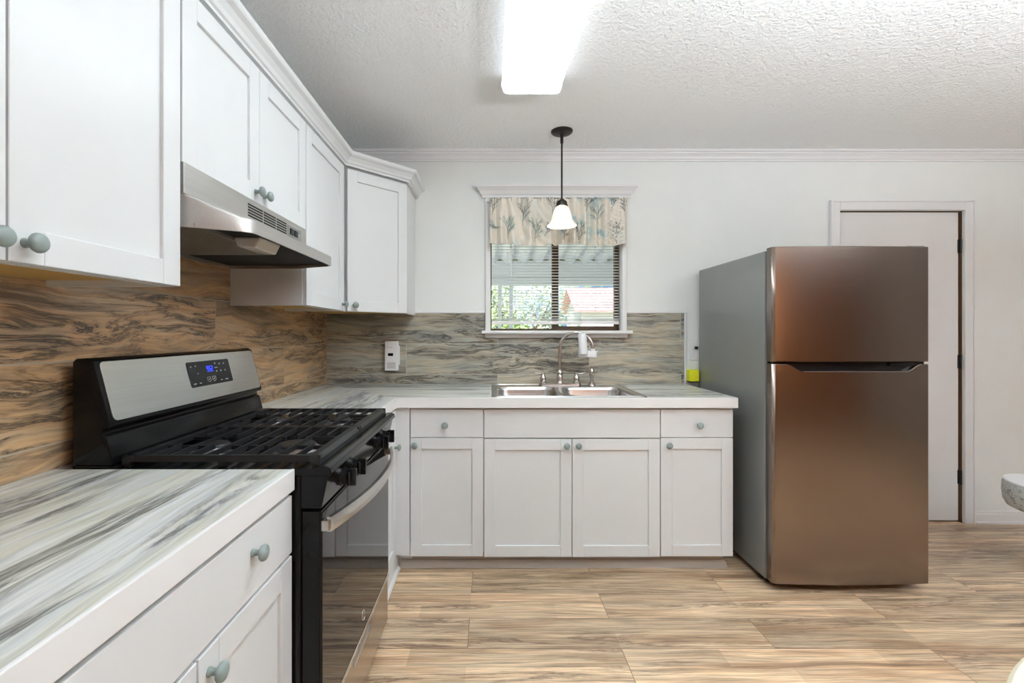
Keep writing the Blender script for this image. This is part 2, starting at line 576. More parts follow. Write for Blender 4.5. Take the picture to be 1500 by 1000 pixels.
# --- window: casing, stool, jambs, bronze slider frame, glass
wroot = thing('window_1', 'white trimmed sliding window with bronze frame above the sink', 'window', (0.431, 0, WIN[2]))
wroot['kind'] = 'structure'
x0, x1, z0, z1 = WIN
b = new_bm()
for a0, a1 in ((x0 - 0.031, x0 - 0.001), (x1 + 0.001, x1 + 0.031)):
    box(b, a0, a1, -0.020, -0.0005, z0, z1, 0.003)
obj('casing', b, M['trim'], wroot)
b = new_bm()
HEAD = [(0, 0), (0.022, 0), (0.022, 0.014), (0.030, 0.020), (0.040, 0.040), (0.056, 0.056), (0.066, 0.062), (0.066, 0.078), (0, 0.078)]
sweep(b, [(x0 - 0.034, -0.0005), (x0 - 0.034, -0.004), (x1 + 0.034, -0.004), (x1 + 0.034, -0.0005)], [(o * 0.9, h) for o, h in HEAD], z1)
obj('head_crown', b, M['trim'], wroot)
b = new_bm()
box(b, x0 - 0.055, x1 + 0.055, -0.075, -0.0005, z0 - 0.020, z0, 0.005)
box(b, x0, x1, -0.001, 0.075, z0 - 0.0199, z0 + 0.0005)
obj('stool', b, M['trim'], wroot)
b = new_bm(); box(b, x0 - 0.034, x1 + 0.034, -0.030, -0.0125, z0 - 0.046, z0 - 0.0205, 0.003)
obj('apron', b, M['trim'], wroot)
b = new_bm()
box(b, x0 - 0.0005, x0 + 0.002, 0.0, WT, z0, z1); box(b, x1 - 0.002, x1 + 0.0005, 0.0, WT, z0, z1); box(b, x0, x1, 0.0, WT, z1 - 0.002, z1 + 0.0005)
obj('jamb', b, M['trim'], wroot)
b = new_bm()
fy0, fy1 = 0.046, 0.086
box(b, x1 - 0.030, x1 - 0.003, fy0, fy1, z0, z1 - 0.003, 0.002)
box(b, x0 + 0.003, x0 + 0.010, fy0 + 0.02, fy1, z0, z1 - 0.003, 0.002)
box(b, 0.414, 0.456, fy0 - 0.005, fy1, z0, z1 - 0.003, 0.003)
box(b, x0, x1, fy0, fy1, z0, z0 + 0.014, 0.002)
box(b, x0, x1, fy0, fy1, z1 - 0.033, z1 - 0.003, 0.002)
box(b, 0.456, x1 - 0.03, fy0 - 0.004, fy1, z0 + 0.012, z0 + 0.030, 0.002)
obj('sash_frame', b, plain('bronze_window_frame', (0.10, 0.062, 0.036), 0.45, 0.3, var=0.2), wroot)
tg = NT('window_glass')
tr = tg.n('BsdfTransparent', None, Color=(0.97, 0.985, 0.98))
gl = tg.n('BsdfGlossy', None, Roughness=0.02)
fr = tg.n('LayerWeight', None, Blend=0.08)
mx = tg.n('MixShader', None, _0=fr.outputs['Fresnel'], _1=tr.outputs[0], _2=gl.outputs[0])
tg.t.links.new(mx.outputs[0], tg.out.inputs[0])
for a0, a1, yy in ((x0 + 0.014, 0.42, 0.073), (0.45, x1 - 0.03, 0.059)):
    b = new_bm(); box(b, a0, a1, yy, yy + 0.004, z0 + 0.014, z1 - 0.033)
    obj('pane', b, tg.m, wroot)

# --- white door behind the refrigerator
droot = thing('door_1', 'white flush door half hidden behind the refrigerator', 'door', ((DOOR[0] + DOOR[1]) / 2, 0, 0))
droot['kind'] = 'structure'
b = new_bm(); box(b, DOOR[0] + 0.004, DOOR[1] - 0.014, 0.012, 0.047, 0.012, DOOR[3] - 0.006, 0.002)
obj('door_leaf', b, M['door'], droot)
b = new_bm()
cw = 0.066
PF = [(0.0, 0), (0.014, 0)]
def casing_leg(xa, xb, za, zb):
    box(b, xa, xb, -0.018, -0.0005, za, zb, 0.004)
casing_leg(DOOR[0] - cw, DOOR[0] - 0.002, 0.0, DOOR[3] + cw)
casing_leg(DOOR[1] + 0.002, DOOR[1] + cw, 0.0, DOOR[3] + cw)
casing_leg(DOOR[0] - 0.002, DOOR[1] + 0.002, DOOR[3] + 0.002, DOOR[3] + cw)
box(b, DOOR[0] - cw, DOOR[0] - cw + 0.012, -0.024, -0.0178, 0, DOOR[3] + cw, 0.003)
box(b, DOOR[1] + cw - 0.012, DOOR[1] + cw, -0.024, -0.0178, 0, DOOR[3] + cw, 0.003)
box(b, DOOR[0] - cw, DOOR[1] + cw, -0.024, -0.0178, DOOR[3] + cw - 0.012, DOOR[3] + cw, 0.003)
obj('casing', b, M['trim'], droot)
b = new_bm()
box(b, DOOR[0] + 0.0005, DOOR[0] + 0.002, 0.0, WT, 0, DOOR[3]); box(b, DOOR[1] - 0.002, DOOR[1] - 0.0005, 0.0, WT, 0, DOOR[3])
box(b, DOOR[0], DOOR[1], 0.0, WT, DOOR[3] - 0.002, DOOR[3] - 0.0005)
box(b, DOOR[0], DOOR[1], 0.055, WT, 0, DOOR[3])
obj('jamb', b, M['brass_gap'], droot)
for hz in (1.82, 1.06, 0.30):
    b = new_bm()
    box(b, DOOR[1] - 0.020, DOOR[1] + 0.004, 0.006, 0.013, hz - 0.045, hz + 0.045, 0.002)
    tube(b, [(DOOR[1] - 0.007, 0.001, hz - 0.048), (DOOR[1] - 0.007, 0.001, hz + 0.048)], 0.006, 10)
    obj('hinge', b, M['hinge'], droot)

# ------------------------------------------------------------------ cabinets
def knob_mesh():
    b = new_bm()
    # local Z is the outward direction
    lathe(b, [(0.0, 0.0), (0.0085, 0.0), (0.0080, 0.003), (0.0062, 0.006), (0.0062, 0.013), (0.0085, 0.0155), (0.0150, 0.0185),
              (0.0168, 0.0215), (0.0165, 0.0245), (0.0145, 0.0280), (0.0095, 0.0305), (0.0, 0.0315)], 24, cap=False)
    me = bpy.data.meshes.new('knob')
    b.to_mesh(me); b.free()
    for p in me.polygons:
        p.use_smooth = True
    me.materials.append(M['knob'])
    return me


KNOB = knob_mesh()


def knob(fm, u, z, out, parent):
    """Knob on a front whose frame is fm, at u along and z up, sitting on depth `out`."""
    p = fm @ Vector((u, out, z))
    n = Vector((fm[0][1], fm[1][1], 0))
    q = n.to_track_quat('Z', 'Y')
    return link('knob', KNOB, parent, p, rot=q.to_euler())


def shaker(fm, u0, u1, z0, z1, parent, name='door', stile=0.058, rail=0.058, t=0.019, out=0.0, rec=0.009):
    b = new_bm()
    box(b, u0, u0 + stile, out, out + t, z0, z1, 0.0012, 1, fm)
    box(b, u1 - stile, u1, out, out + t, z0, z1, 0.0012, 1, fm)
    box(b, u0 + stile, u1 - stile, out, out + t, z0, z0 + rail, 0.0012, 1, fm)
    box(b, u0 + stile, u1 - stile, out, out + t, z1 - rail, z1, 0.0012, 1, fm)
    box(b, u0 + stile - 0.004, u1 - stile + 0.004, out, out + t - rec, z0 + rail - 0.004, z1 - rail + 0.004, 0, 1, fm)
    return obj(name, b, M['cab'], parent)


def slab(fm, u0, u1, z0, z1, parent, name='drawer', t=0.019, out=0.0):
    b = new_bm()
    box(b, u0, u1, out, out + t, z0, z1, 0.0018, 2, fm)
    return obj(name, b, M['cab'], parent)


TOE = 0.105
CAB_TOP = 0.8635
FX = -0.506          # carcass face of the left run (door fronts stand 19 mm proud)
FYB = -0.617         # carcass face of the back run

# near base cabinet left of the stove
fmL = frame_mat((FX, 0, 0), (0, 1), (1, 0))
c = thing('base_cabinet', 'white base cabinet with wide drawer under the near countertop beside the stove', 'cabinet', (-0.79, -2.27, 0))
b = new_bm(); box(b, WX0 + 0.004, FX, -2.652, -1.897, TOE, CAB_TOP)
obj('body', b, M['cab'], c)
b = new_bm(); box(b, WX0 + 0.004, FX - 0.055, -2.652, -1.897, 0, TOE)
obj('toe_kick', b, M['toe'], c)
d = slab(fmL, -2.646, -1.898, 0.712, 0.852, c, 'drawer')
knob(fmL, -2.085, 0.800, 0.019, d)
d = shaker(fmL, -2.260, -1.898, 0.092, 0.704, c); knob(fmL, -2.232, 0.664, 0.019, d)
d = shaker(fmL, -2.646, -2.264, 0.092, 0.704, c); knob(fmL, -2.292, 0.664, 0.019, d)
# its neighbour behind the camera's left shoulder
c = thing('base_cabinet', 'white base cabinet at the photo edge, next along the counter from the wide-drawer one', 'cabinet', (-0.79, -2.96, 0))
b = new_bm(); box(b, WX0 + 0.004, FX, -3.30, -2.656, TOE, CAB_TOP); obj('body', b, M['cab'], c)
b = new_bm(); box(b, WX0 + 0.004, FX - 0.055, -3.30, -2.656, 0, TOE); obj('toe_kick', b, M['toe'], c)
d = slab(fmL, -3.296, -2.657, 0.712, 0.852, c, 'drawer'); knob(fmL, -2.97, 0.797, 0.019, d)
d = shaker(fmL, -3.296, -2.657, 0.092, 0.704, c); knob(fmL, -2.69, 0.664, 0.019, d)

# corner base cabinet between the stove and the sink run
c = thing('base_cabinet', 'narrow white corner base cabinet between the stove and the sink run', 'cabinet', (-0.78, -0.6, 0))
b = new_bm()
box(b, WX0 + 0.004, FX, -1.118, -0.012, TOE, CAB_TOP)
obj('body', b, M['cab'], c)
b = new_bm(); box(b, FX + 0.0005, -0.4185, FYB - 0.0188, FYB - 0.0008, TOE - 0.012, CAB_TOP, 0.0012)
obj('filler_panel', b, M['cab'], c)
b = new_bm()
box(b, WX0 + 0.004, FX, -1.118, -0.012, 0, TOE)
box(b, FX - 0.002, FX + 0.016, -1.118, FYB + 0.052, 0.0, TOE - 0.014); box(b, FX - 0.002, -0.4170, FYB + 0.052, FYB + 0.09, 0.0, TOE + 0.01)
obj('plinth', b, M['cab'], c)
b = new_bm(); prism(b, [(FX + 0.016, 0), (FX + 0.030, 0), (FX + 0.030, 0.006), (FX + 0.026, 0.014), (FX + 0.016, 0.020)], -1.118, -0.585, 'y')
obj('shoe_moulding', b, M['trim'], c)
d = slab(fmL, -1.114, -0.648, 0.712, 0.852, c, 'drawer'); knob(fmL, -0.885, 0.782, 0.019, d)
d = shaker(fmL, -1.114, -0.648, 0.092, 0.704, c); knob(fmL, -0.68, 0.664, 0.019, d)

# the sink run
fmB = frame_mat((0, FYB, 0), (1, 0), (0, -1))
BX = [-0.4165, -0.0335, 0.8845, 1.2640]


def back_base(i, label):
    xa, xb = BX[i], BX[i + 1]
    c = thing('base_cabinet', label, 'cabinet', ((xa + xb) / 2, -0.3, 0))
    b = new_bm()
    if i == 1:      # open-topped box so the sink bowls hang inside it
        box(b, xa, xa + 0.018, FYB, -0.012, TOE, CAB_TOP); box(b, xb - 0.018, xb, FYB, -0.012, TOE, CAB_TOP)
        box(b, xa + 0.018, xb - 0.018, FYB, FYB + 0.018, TOE, CAB_TOP); box(b, xa + 0.018, xb - 0.018, -0.030, -0.012, TOE, CAB_TOP)
        box(b, xa + 0.018, xb - 0.018, FYB + 0.018, -0.030, TOE, TOE + 0.018)
    else:
        box(b, xa, xb, FYB, -0.012, TOE, CAB_TOP)
    obj('body', b, M['cab'], c)
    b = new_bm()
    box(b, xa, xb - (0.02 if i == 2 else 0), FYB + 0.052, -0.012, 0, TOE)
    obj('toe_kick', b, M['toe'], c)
    return c


g = 0.0025
c = back_base(0, 'white one-door base cabinet left of the sink cabinet, by the corner')
d = slab(fmB, BX[0] + g, BX[1] - g, 0.707, 0.853, c); knob(fmB, -0.234, 0.772, 0.019, d)
d = shaker(fmB, BX[0] + g, BX[1] - g, 0.089, 0.704, c); knob(fmB, -0.390, 0.667, 0.019, d)
c = back_base(1, 'wide white two-door base cabinet directly under the steel sink')
slab(fmB, BX[1] + g, BX[2] - g, 0.704, 0.853, c, 'false_drawer_front')
d = shaker(fmB, BX[1] + g, 0.4235, 0.086, 0.698, c); knob(fmB, 0.3965, 0.665, 0.019, d)
d = shaker(fmB, 0.4275, BX[2] - g, 0.086, 0.698, c); knob(fmB, 0.4575, 0.665, 0.019, d)
c = back_base(2, 'white one-door base cabinet at the run\'s end beside the refrigerator')
d = slab(fmB, BX[2] + g, BX[3] - g, 0.707, 0.853, c); knob(fmB, 1.083, 0.772, 0.019, d)
d = shaker(fmB, BX[2] + g, BX[3] - g, 0.089, 0.704, c); knob(fmB, 0.925, 0.667, 0.019, d)
b = new_bm()
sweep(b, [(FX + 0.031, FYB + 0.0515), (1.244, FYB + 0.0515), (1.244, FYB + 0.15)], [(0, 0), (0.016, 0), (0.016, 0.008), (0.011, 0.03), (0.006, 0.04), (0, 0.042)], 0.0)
struct(obj('trim_2', b, M['toe']), 'shade-darkened shoe moulding along the floor under the sink run', 'moulding')

# wall cabinets
UB, UT = 1.367, 2.130
UX = -0.777           # carcass face, left run


def wall_cab(label, y0, y1, zb, doors, under=True):
    c = thing('wall_cabinet', label, 'cabinet', (-0.93, (y0 + y1) / 2, zb))
    b = new_bm()
    zi = zb + 0.012
    if under:        # hanging sides and front rail, with the bare plywood bottom set up inside them
        box(b, WX0 + 0.0085, UX, y0, y0 + 0.016, zb - 0.004, UT); box(b, WX0 + 0.0085, UX, y1 - 0.016, y1, zb - 0.004, UT)
        box(b, UX - 0.018, UX, y0 + 0.016, y1 - 0.016, zb - 0.004, UT)
        box(b, WX0 + 0.0085, UX - 0.018, y0 + 0.016, y1 - 0.016, zb + 0.018, UT)
    else:
        box(b, WX0 + 0.0085, UX, y0, y1, zb, UT)
    obj('body', b, M['cab'], c)
    if under:
        b = new_bm(); box(b, WX0 + 0.0085, UX - 0.018, y0 + 0.016, y1 - 0.016, zb + 0.010, zb + 0.018)
        obj('bottom_panel', b, M['ply'], c, label='bare plywood underside')
    fm = frame_mat((UX, 0, 0), (0, 1), (1, 0))
    for (ya, yb, ky, kz) in doors:
        d = shaker(fm, ya, yb, zb - 0.003, UT - 0.014, c, stile=0.058, rail=0.058)
        knob(fm, ky, kz, 0.019, d)
    return c


wall_cab('large white two-door wall cabinet nearest the camera, over the near counter', -2.715, -1.900, UB,
         [(-2.304, -1.902, -2.279, 1.397), (-2.711, -2.308, -2.333, 1.397)])
wall_cab('short white two-door wall cabinet above the steel range hood', -1.897, -1.131, 1.676,
         [(-1.895, -1.516, -1.541, 1.706), (-1.512, -1.135, -1.487, 1.706)], under=False)
wall_cab('white one-door wall cabinet between the range hood and the corner cabinet', -1.128, -0.606, UB,
         [(-1.126, -0.640, -0.668, 1.397)])
# diagonal corner wall cabinet
DA, DB = (UX, -0.603), (-0.492, -0.318)
c = thing('wall_cabinet', 'white diagonal corner wall cabinet with its door facing the room', 'cabinet', (-0.85, -0.25, UB))
b = new_bm()
pts = [(WX0 + 0.0085, -0.0085), (WX0 + 0.0085, -0.603), DA, DB, (-0.492, -0.0085)]
prism(b, pts, UB + 0.018, UT, 'z')
du = Vector((DB[0] - DA[0], DB[1] - DA[1], 0)); dl = du.length; du.normalize(); dn = Vector((du.y, -du.x, 0))
fmD = frame_mat((DA[0], DA[1], 0), du, dn)
box(b, 0.0, dl, -0.018, 0.0, UB - 0.004, UT, 0, 1, fmD)
box(b, -0.510, -0.492, -0.318, -0.0085, UB - 0.004, UB + 0.018)
obj('body', b, M['cab'], c)
b = new_bm(); prism(b, [(WX0 + 0.0085, -0.0085), (WX0 + 0.0085, -0.603), (UX - 0.01, -0.590), (-0.512, -0.325), (-0.512, -0.0085)], UB + 0.008, UB + 0.018, 'z')
obj('bottom_panel', b, M['ply'], c, label='bare plywood underside')
d = shaker(fmD, 0.018, dl - 0.010, UB - 0.003, UT - 0.014, c)
knob(fmD, 0.055, 1.397, 0.019, d)

CABCROWN = [(0, 0), (0.020, 0), (0.020, 0.010), (0.027, 0.014), (0.032, 0.026), (0.044, 0.040), (0.058, 0.048), (0.062, 0.054), (0.062, 0.068), (0, 0.068)]
b = new_bm()
sweep(b, [(UX, -2.715), (UX, -0.603), DB, (-0.492, -0.0005)], CABCROWN, UT + 0.001)
tag(obj('cabinet_crown_moulding', b, M['cab']), 'white crown moulding running along the tops of the wall cabinets', 'moulding')

# ------------------------------------------------------------------ backsplash and counters
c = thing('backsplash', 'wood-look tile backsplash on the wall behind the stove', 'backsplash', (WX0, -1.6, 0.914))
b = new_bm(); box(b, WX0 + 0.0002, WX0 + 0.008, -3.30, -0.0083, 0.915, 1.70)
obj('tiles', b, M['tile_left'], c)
c = thing('backsplash', 'grey wood-look tile backsplash behind the sink and under the window', 'backsplash', (0.1, 0, 0.914))
b = new_bm()
TX1 = 1.272
box(b, WX0 + 0.0002, -0.0335, -0.008, -0.0002, 0.915, 1.378)
box(b, -0.0335, 0.8955, -0.008, -0.0002, 0.915, WIN[2] - 0.0205)
box(b, 0.8955, TX1, -0.008, -0.0002, 0.915, 1.378)
obj('tiles', b, M['tile_back'], c)
b = new_bm()
box(b, -0.490, -0.0335, -0.013, -0.0003, 1.3782, 1.392, 0.003)
obj('edge_trim', b, M['trim'], c)
b = new_bm()
box(b, 0.8955, TX1 + 0.014, -0.013, -0.0003, 1.3782, 1.392, 0.003)
box(b, TX1 + 0.0002, TX1 + 0.014, -0.013, -0.0003, 0.918, 1.3781, 0.003)
obj('edge_trim', b, M['trim'], c)

CZ0, CZ1 = 0.8645, 0.9145
CEX = -0.482          # outer edge of the left counters
CEY = -0.660          # outer edge of the back counter
c = thing('countertop', 'streaked grey laminate countertop in the near left corner of the picture', 'countertop', (-0.78, -2.6, CZ0))
b = new_bm(); box(b, WX0 + 0.0085, CEX - 0.008, -3.30, -1.895, CZ0, CZ1)
obj('worktop', b, M['top_y'], c)
b = new_bm(); box(b, CEX - 0.0078, CEX, -3.30, -1.893, CZ0 - 0.001, CZ1 + 0.0008, 0.002)
obj('edge_band', b, M['trim'], c)
c = thing('countertop', 'corner laminate countertop holding the sink between stove and refrigerator', 'countertop', (0.1, -0.33, CZ0))
b = new_bm()
ix, iy = CEX - 0.008, CEY + 0.008
cx1 = 1.268
# mitred: left leg grain runs along the wall, the sink leg's grain runs along the window wall
prism(b, [(WX0 + 0.0085, -0.0085), (WX0 + 0.0085, -1.121), (ix, -1.121), (ix, iy)], CZ0, CZ1, 'z', mi=0)
SX0, SX1, SY0, SY1 = 0.030, 0.800, -0.615, -0.085
prism(b, [(WX0 + 0.0085, -0.0085), (ix, iy), (SX0, iy), (SX0, -0.0085)], CZ0, CZ1, 'z', mi=1)
box(b, SX0, SX1, iy, SY0, CZ0, CZ1, mi=1)
box(b, SX0, SX1, SY1, -0.0085, CZ0, CZ1, mi=1)
box(b, SX1, cx1, iy, -0.0085, CZ0, CZ1, mi=1)
obj('worktop', b, [M['top_y'], M['top_x']], c)
b = new_bm()
sweep(b, [(ix + 0.0002, -1.121), (ix + 0.0002, iy - 0.0002), (cx1 + 0.0002, iy - 0.0002), (cx1 + 0.0002, -0.0085)],
      [(0, -0.001), (0.0078, -0.001), (0.0078, 0.0493), (0.0063, 0.0508), (0, 0.0508)], CZ0)
obj('edge_band', b, M['trim'], c)

# ------------------------------------------------------------------ sink, faucet, filter, sprayer
c = thing('kitchen_sink', 'stainless steel double-bowl sink set in the counter under the window', 'sink', (0.416, -0.35, CZ1))
kx0, kx1, ky0, ky1 = 0.008, 0.824, -0.646, -0.068
ztop = CZ1 + 0.005
bowls = [(0.040, 0.392, -0.612, -0.215), (0.428, 0.780, -0.612, -0.215)]
b = new_bm()
t = bmesh.new()
outer = [t.verts.new((x, y, ztop)) for x, y in rrect(kx0 + 0.004, kx1 - 0.004, ky0 + 0.004, ky1 - 0.004, 0.03)]
loops = [outer]
for bx0, bx1, by0, by1 in bowls:
    loops.append([t.verts.new((x, y, ztop)) for x, y in rrect(bx0, bx1, by0, by1, 0.07, 8)])
eds = []
for L in loops:
    for i in range(len(L)):
        eds.append(t.edges.new((L[i], L[(i + 1) % len(L)])))
bmesh.ops.triangle_fill(t, edges=eds, use_beauty=True)
# outer lip rolls down to the counter
low = [t.verts.new((x, y, CZ1 + 0.0006)) for x, y in rrect(kx0, kx1, ky0, ky1, 0.033)]
for i in range(len(outer)):
    j = (i + 1) % len(outer)
    t.faces.new((outer[i], outer[j], low[j], low[i]))
# bowls
for (bx0, bx1, by0, by1), L in zip(bowls, loops[1:]):
    prev = L
    for ins, dz, r in ((0.004, -0.004, 0.068), (0.008, -0.02, 0.066), (0.018, -0.145, 0.07), (0.035, -0.172, 0.07), (0.07, -0.182, 0.07)):
        cur = [t.verts.new((x, y, ztop + dz)) for x, y in rrect(bx0 + ins, bx1 - ins, by0 + ins, by1 - ins, r, 8)]
        for i in range(len(L)):
            j = (i + 1) % len(L)
            t.faces.new((prev[i], prev[j], cur[j], cur[i]))
        prev = cur
    t.faces.new(prev)
bmesh.ops.recalc_face_normals(t, faces=t.faces)
merge(b, t)
# raised bead just inside the lip
bead = [(x, y, ztop) for x, y in rrect(kx0 + 0.016, kx1 - 0.016, ky0 + 0.014, ky1 - 0.014, 0.03)]
tube(b, bead, 0.0022, 6, closed=True)
obj('basin', b, M['steel_sink'], c, smooth=True)
for bx0, bx1, by0, by1 in bowls:
    b = new_bm()
    lathe(b, [(0.0, 0.002), (0.02, 0.0), (0.03, 0.003), (0.043, 0.004), (0.045, 0.0)], 24, Matrix.Translation(((bx0 + bx1) / 2, (by0 + by1) / 2, ztop - 0.182)), cap=False)
    obj('drain', b, M['nickel'], c, smooth=True)

FY = -0.128
c = thing('faucet', 'brushed nickel gooseneck faucet with two lever handles behind the sink', 'faucet', (0.438, FY, ztop))
b = new_bm(); prism(b, rrect(0.306, 0.572, FY - 0.027, FY + 0.027, 0.026, 6), ztop - 0.0003, ztop + 0.013, 'z', 0.003)
obj('base_plate', b, M['nickel'], c, smooth=True)
zb = ztop + 0.013
b = new_bm()
lathe(b, [(0.0, 0), (0.0235, 0), (0.0235, 0.006), (0.019, 0.012), (0.0215, 0.022), (0.0215, 0.034), (0.017, 0.050), (0.0205, 0.058), (0.0205, 0.070), (0.013, 0.082), (0.0085, 0.088), (0.0, 0.088)], 24, Matrix.Translation((0.438, FY, zb)), cap=False)
R = 0.099
arc = [(0.438, FY, zb + 0.08), (0.438, FY, zb + 0.14), (0.438, FY, zb + 0.215)]
for i in range(1, 25):
    a = PI - PI * 0.945 * i / 24
    arc.append((0.438 + R + R * math.cos(a), FY - 0.06 * (1 - math.cos(PI - a)) / 2 * 0.9, zb + 0.215 + R * 1.05 * math.sin(a)))
lx, ly, lz = arc[-1]
arc.append((lx + 0.0005, ly, lz - 0.012))
tube(b, arc, 0.0098, 14)
obj('spout', b, M['nickel'], c, smooth=True)
sp_end = arc[-1]
for hx, sg in ((0.333, -1), (0.543, 1)):
    b = new_bm()
    lathe(b, [(0.0, 0), (0.0235, 0), (0.0235, 0.006), (0.017, 0.012), (0.0195, 0.022), (0.0195, 0.034), (0.014, 0.046), (0.0105, 0.052), (0.0105, 0.064), (0.006, 0.068), (0.0, 0.068)], 24, Matrix.Translation((hx, FY, zb)), cap=False)
    tube(b, [(hx, FY, zb + 0.060), (hx + sg * 0.02, FY - 0.003, zb + 0.061), (hx + sg * 0.055, FY - 0.008, zb + 0.066)], 0.005, 10, radii=[0.0065, 0.0055, 0.0042])
    obj('lever_handle', b, M['nickel'], c, smooth=True)

c = thing('side_sprayer', 'slim nickel side sprayer standing right of the faucet handles', 'sprayer', (0.640, FY, ztop))
b = new_bm(); lathe(b, [(0.0, 0), (0.024, 0), (0.022, 0.010), (0.013, 0.016), (0.013, 0.024), (0.0, 0.024)], 20, Matrix.Translation((0.640, FY, ztop - 0.0002)), cap=False)
obj('holder', b, M['nickel'], c, smooth=True)
b = new_bm(); lathe(b, [(0.0, 0.020), (0.0105, 0.020), (0.0115, 0.05), (0.016, 0.068), (0.0165, 0.082), (0.013, 0.098), (0.010, 0.105), (0.0, 0.107)], 20, Matrix.Translation((0.640, FY, ztop)), cap=False)
obj('spray_head', b, M['nickel'], c, smooth=True)

c = thing('water_filter', 'white water filter clamped on the end of the faucet spout', 'water filter', (sp_end[0], sp_end[1], sp_end[2]))
ex, ey, ez = sp_end
b = new_bm()
m = Matrix.Translation((ex - 0.066, ey - 0.040, ez - 0.034)) @ Matrix.Rotation(math.radians(-4), 4, 'Y')
lathe(b, [(0.0, 0), (0.023, 0), (0.0255, 0.003), (0.0255, 0.118), (0.022, 0.125), (0.018, 0.127), (0.0, 0.128)], 28, m, cap=False)
obj('cartridge', b, M['white_plastic'], c, smooth=True)
b = new_bm()
prism(b, rrect(ex - 0.092, ex + 0.020, ey - 0.040, ey + 0.016, 0.016, 5), ez - 0.054, ez - 0.0125, 'z', 0.004)
lathe(b, [(0.0, 0), (0.013, 0), (0.013, 0.012), (0.0, 0.012)], 16, Matrix.Translation((ex, ey, ez - 0.0124)), cap=False)
obj('mount', b, M['white_plastic'], c, smooth=True)
b = new_bm(); tube(b, [(ex + 0.015, ey - 0.012, ez - 0.020), (ex + 0.030, ey - 0.014, ez - 0.018)], 0.004, 10)
obj('lever', b, M['white_plastic'], c, smooth=True)

# ------------------------------------------------------------------ gas range
RY0, RY1 = -1.887, -1.127        # its two sides
RX = -0.425                      # front face
c = thing('gas_range', 'black and stainless gas range between the two laminate counters', 'stove', (-0.74, (RY0 + RY1) / 2, 0))
b = new_bm(); box(b, -1.035, RX - 0.045, RY0, RY1, 0.055, 0.895, 0.004)
obj('body', b, M['black'], c)
for fx in (-0.99, -0.54):
    for fy in (RY0 + 0.05, RY1 - 0.05):
        b = new_bm(); lathe(b, [(0.0, 0), (0.02, 0), (0.02, 0.012), (0.009, 0.016), (0.009, 0.056), (0, 0.056)], 14, Matrix.Translation((fx, fy, 0)), cap=False)
        obj('foot', b, M['black_plastic'], c)
b = new_bm()
prism(b, [(-1.035, 0.8955), (-0.398, 0.8955), (-0.392, 0.903), (-0.396, 0.915), (-0.408, 0.921), (-0.425, 0.921), (-0.440, 0.913), (-0.93, 0.913), (-0.945, 0.921), (-1.035, 0.921)], RY0 - 0.002, RY1 + 0.002, 'y', 0.002)
obj('cooktop', b, M['black'], c)
b = new_bm()
prism(b, [(-1.036, 0.9215), (-1.036, 1.178), (-1.028, 1.186), (-1.000, 1.188), (-0.985, 1.180), (-0.944, 1.022), (-0.944, 1.014), (-0.962, 1.010), (-0.962, 0.998), (-0.952, 0.992), (-0.938, 0.940), (-0.938, 0.9215)], RY0, RY1, 'y', 0.003)
obj('backguard', b, M['black'], c, smooth=True)
# stainless control plate lies on the sloping face
sl = Vector((-0.944 + 0.985, 0, 1.022 - 1.180)); L = sl.length; sl.normalize()
nrm = Vector((-sl.z, 0, sl.x))
if nrm.x < 0: nrm = -nrm
mp = Matrix.Identity(4)      # local x: along the range, local y: up the slope, local z: outward
mp[0][0], mp[1][0], mp[2][0] = 0, 1, 0
mp[0][1], mp[1][1], mp[2][1] = -sl.x, -sl.y, -sl.z
mp[0][2], mp[1][2], mp[2][2] = nrm
org = Vector((-0.944, RY0, 1.022))
mp[0][3], mp[1][3], mp[2][3] = org
RW = RY1 - RY0
b = new_bm()
prism(b, rrect(0.012, RW - 0.010, 0.006, L - 0.003, 0.014, 5), 0.0002, 0.0035, 'z', 0.001, mat=mp)
plate = obj('control_plate', b, M['steel_y'], c, label='brushed stainless control plate')
px0, px1, py0, py1 = 0.330, 0.566, 0.052, 0.136
b = new_bm(); prism(b, rrect(px0, px1, py0, py1, 0.006, 4), 0.0036, 0.0050, 'z', 0.0006, mat=mp)
obj('touch_panel', b, M['black_plastic'], plate, label='black touch panel with a blue clock')
disp = NT('blue_clock_display')
em = disp.n('Emission', None, Color=srgb(40, 60, 255), Strength=2.6)
disp.t.links.new(em.outputs[0], disp.out.inputs[0])
SEG = {'0': 'abcdef', '1': 'bc', '2': 'abged', '3': 'abgcd', '4': 'fgbc', '5': 'afgcd', '6': 'afgedc', '7': 'abc', '8': 'abcdefg', '9': 'abfgcd'}


def digit(bm, ch, x, y, w, h, t, z):
    R = {'a': (x, x + w, y + h - t, y + h), 'd': (x, x + w, y, y + t), 'g': (x, x + w, y + h / 2 - t / 2, y + h / 2 + t / 2),
         'f': (x, x + t, y + h / 2, y + h), 'e': (x, x + t, y, y + h / 2), 'b': (x + w - t, x + w, y + h / 2, y + h), 'c': (x + w - t, x + w, y, y + h / 2)}
    for s in SEG[ch]:
        a = R[s]
        box(bm, a[0], a[1], a[2], a[3], z, z + 0.0004, 0, 1, mp)


